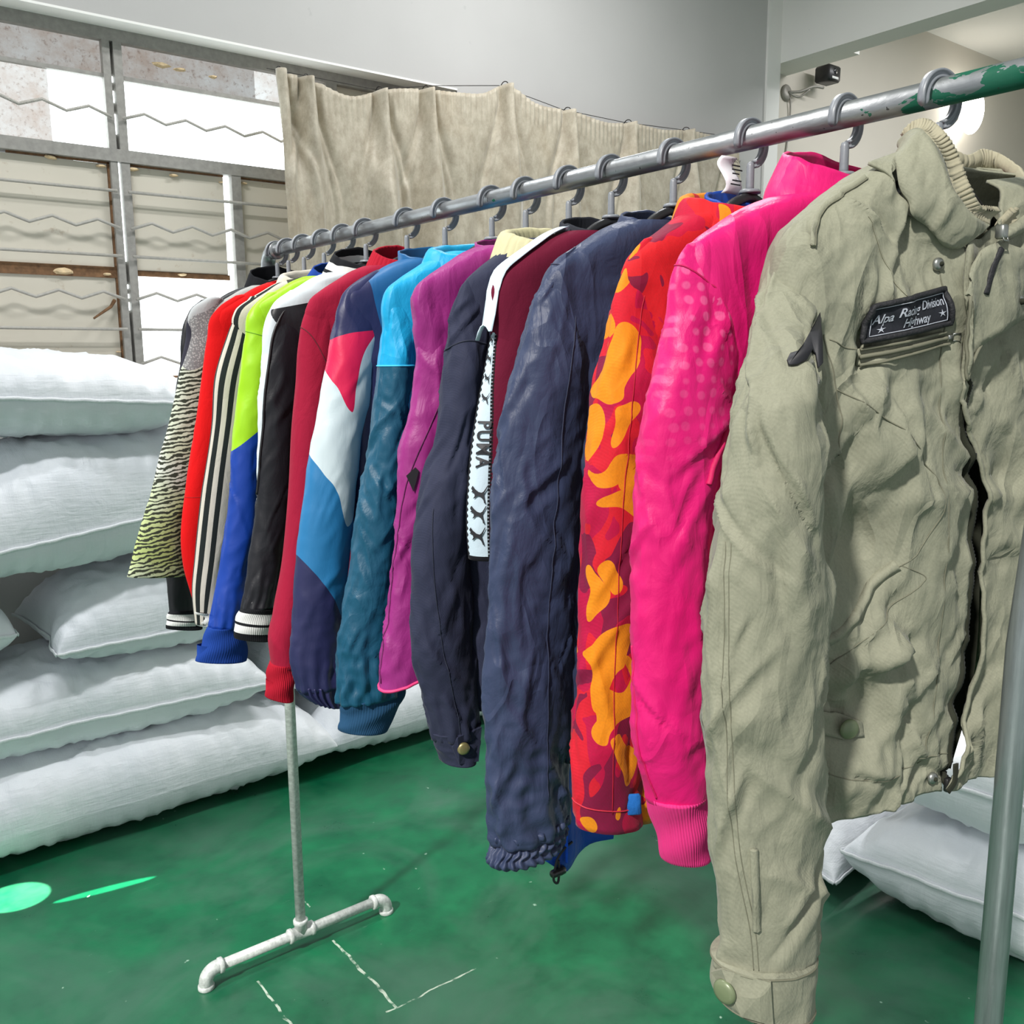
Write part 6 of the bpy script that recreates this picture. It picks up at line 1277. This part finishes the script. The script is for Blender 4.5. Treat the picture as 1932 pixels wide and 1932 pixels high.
# main zip: tape and teeth on the left edge
zl = interp(np.linspace(0, 1, len(K['zipl'])), np.array(K['zipl']), np.linspace(0, 1, 150))
pz = np.array([[u+.001, st(u-.004, w, 0)[1]+.001, w-zh] for u, w in zl])
MB().tube(pz, .0032, prof=[(1.3, 0), (.6, .35), (-.6, .35), (-1.3, 0), (-.6, -.35), (.6, -.35)]).build('zip_tape', M_khl, root)
tm = MB()
for i in range(0, 149):
    c = pz[i]*.5 + pz[i+1]*.5 + [.0036, -.0008, 0]
    tm.box(tuple(c - [.0016, .0012, .0010]), tuple(c + [.0016, .0012, .0010]))
o = tm.build('zip_teeth', M_zip, root, flat=True); o['kind'] = 'stuff'
bx = pz[-1]; MB().box((bx[0]-.004, bx[1]-.003, bx[2]-.008), (bx[0]+.004, bx[1]+.002, bx[2]+.006), .001).build('zip_box', M_zip, root)
# storm flap over the right front
fl = interp(np.linspace(0, 1, len(K['flap'])), np.array(K['flap']), np.linspace(0, 1, 44))
fu = interp(np.linspace(0, 1, len(K['flap_up'])), np.array(K['flap_up']), np.linspace(0, 1, 44))
V = []
for i in range(12):
    s = i/11
    for j in range(44):
        p = fu[j]*(1-s) + fl[j]*s; base = st(min(max(p[0], .03), .18), p[1], .004)[1]
        V.append((p[0], min(base, -.050) - .006 - .004*s*math.sin(j*.25) - .003*s, p[1]-zh))
o = obj('storm_flap', V, grid_faces(12, 44, False), M_kh, root); o.modifiers.new('thick', 'SOLIDIFY').thickness = .003
fpts = [(u, min(st(min(max(u, .03), .18), w, .004)[1], -.050) - .010, w-zh) for u, w in fl]
MB().tube(fpts, .0016, 6).build('flap_edge', M_khs, root)
fr = interp(np.linspace(0, 1, len(K['fold_r'])), np.array(K['fold_r']), np.linspace(0, 1, 70))
MB().tube([(u+.003, st(u+.006, w, .002)[1], w-zh) for u, w in fr], .0022, 8).build('front_edge', M_kh, root)
tg = K['tongue']; MB().tube(bez([(u, -.062, w-zh) for u, w in tg], 20), .0042, prof=[(1, 0), (.6, .3), (-.6, .3), (-1, 0), (-.6, -.3), (.6, -.3)]).build('zip_tongue', M_khl, root)
# snaps, waist tab
for key, lab in (('snap1', None), ('snap3', None), ('snapc', None)):
    u, w = K[key][0]; p = st(u, w, .001)
    b_ = button(root, zh, p, (0, -1, 0), .0058, M_steel if key != 'snapc' else M_snap)
    button(b_, 0, p - [0, .0022, zh], (0, -1, 0), .0022, M_khl, 'snap_socket')
u, w = K['snap2'][0]; p = np.array([u, -.0725, w])
b_ = button(root, zh, p, (0, -1, 0), .0068, M_steel); button(b_, 0, p - [0, .004, zh], (0, -1, 0), .0028, M_khl, 'snap_socket')
a_, c_, e_, d_, b_ = [np.array(p) for p in K['tab']]
V = []
for i in range(14):
    s = i/13; up, lo = a_*(1-s) + c_*s, b_*(1-s) + d_*s
    k = max(0, (s-.78)/.22)*.42; ext = (e_ - (c_+d_)/2)*max(0, (s-.78)/.22)
    for j in range(8):
        w_ = j/7; w_ = .5 + (w_-.5)*(1-k); p = up*(1-w_) + lo*w_ + ext; V.append(st(p[0], p[1], .004))
tb = obj('waist_tab', np.array(V) - [0, 0, zh], grid_faces(14, 8, False), M_kh, root); m_ = tb.modifiers.new('thick', 'SOLIDIFY'); m_.thickness = .003
u, w = K['tab_button'][0]; button(root, zh, st(u, w, .009), (-.2, -1, 0), .0095, M_snap, 'waist_button', 'olive waist button')
# collar: cloth stand and ribbed edge
ck = np.array(K['collar'])      # station, curve, (u, z, v)
nc_ = 260
sq_ = np.linspace(0, 1, nc_)
cu = [interp(np.linspace(0, 1, len(ck)), ck[:, k], sq_) for k in range(3)]
def cpt(c): return np.stack([c[:, 0], -c[:, 2], c[:, 1]-zh], 1)
B0, B1, B2 = [cpt(c) for c in cu]
for i in range(nc_):      # seat the collar's lower edge on the body
    if B0[i, 1] < -.012:
        h_ = bvh.find_nearest(Vector(B0[i] + np.array([0, 0, zh - .006])))
        if h_[3] < .035: B0[i] = np.array(h_[0]) - [0, .002, zh]
for _ in range(40): B0[1:-1] = (B0[:-2] + 2*B0[1:-1] + B0[2:])/4
V = []
for i in range(10):
    s = i/9; P_ = B0*(1-s) + B1*s
    bul = .004*math.sin(s*math.pi) + .006*s*(1-s)*ridged(np.stack([sq_*16, 0*sq_+s*2, 0*sq_], -1), 5)*2.4
    V.append(P_ + np.stack([-.5*bul, -bul*np.ones(nc_), 0*sq_], 1) if np.ndim(bul) == 0 else P_ + np.stack([-.5*bul, -bul, 0*sq_], 1))
o = obj('collar', np.concatenate(V), grid_faces(10, nc_, False), M_kh, root); o.modifiers.new('thick', 'SOLIDIFY').thickness = .003
V = []
nrm_ = np.cross(np.gradient(B1, axis=0), B2 - B1); nrm_ /= np.linalg.norm(nrm_, axis=1)[:, None] + 1e-9
arc_ = np.r_[0, np.cumsum(np.linalg.norm(np.diff(B1, axis=0), axis=1))]
rib_ = np.abs(np.sin(arc_*math.pi/.0042))**.6 * smooth(0, .04, sq_)*smooth(1, .96, sq_)
for i in range(12):
    s = i/11; P_ = B1*(1-s) + B2*s
    V.append(P_ + nrm_*((.0035*math.sin(s*math.pi) + .0022*rib_)[:, None]))
o = obj('rib_collar', np.concatenate(V), grid_faces(12, nc_, False), M_khr, root, label='beige ribbed collar edge'); m_ = o.modifiers.new('thick', 'SOLIDIFY'); m_.thickness = .006; m_.offset = 0
MB().tube(B1, .0011, 6).build('collar_stitching', M_khs, root)
# hanger loop label inside the neck
o = obj('neck_label', np.array([(.062, .050, 1.618), (.085, .050, 1.606), (.088, .052, 1.600), (.064, .051, 1.606)]) - [0, 0, zh], [(0, 1, 2, 3)], plain('pale_neck_label', srgb(190, 188, 178), .7), root, label='pale neck label'); o.modifiers.new('thick', 'SOLIDIFY').thickness = .001
# cord pull on the main slider
pp = [(u, -.074, w-zh) for u, w in K['pull']]
zs = MB().box((pp[0][0]-.004, -.079, pp[0][2]-.012), (pp[0][0]+.004, -.070, pp[0][2]), .0015)
zs.tube([(pp[0][0]-.0025, -.078, pp[0][2]-.010), (pp[0][0]-.003, -.079, pp[1][2]+.006), (pp[0][0]+.003, -.079, pp[1][2]+.006), (pp[0][0]+.0025, -.078, pp[0][2]-.010)], .001, 6, closed=True)
sl = zs.build('zip_slider', M_steel, root)
MB().tube(bez([pp[1], pp[2], pp[3]], 20), .0032, prof=[(1, 0), (.7, .5), (-.7, .5), (-1, 0), (-.7, -.5), (.7, -.5)]).build('cord_pull', M_pe, sl)

for key, txt in (('khaki', 'the khaki jacket nearest the camera'), ('pink', 'the hot pink jacket'), ('camo', 'the red camouflage jacket'), ('navy', 'the shiny navy windbreaker'), ('maroon', 'the maroon taped jacket'), ('denim', 'the denim jacket with cream collar'), ('purple', 'the magenta purple jacket'), ('cyan', 'the cyan and teal windbreaker'), ('block', 'the pink, white and blue panelled jacket'), ('crimson', 'the crimson jacket'), ('varsity', 'the white-shouldered black jacket'), ('lime', 'the lime and blue jacket'), ('cream', 'the cream striped top'), ('red', 'the bright red top'), ('mesh', 'the grey mesh shirt'), ('black', 'the farthest black jacket')):
    hanger(DATA[key]['y'], 'grey hook hanger on the rail carrying ' + txt, -DATA[key]['phi'])
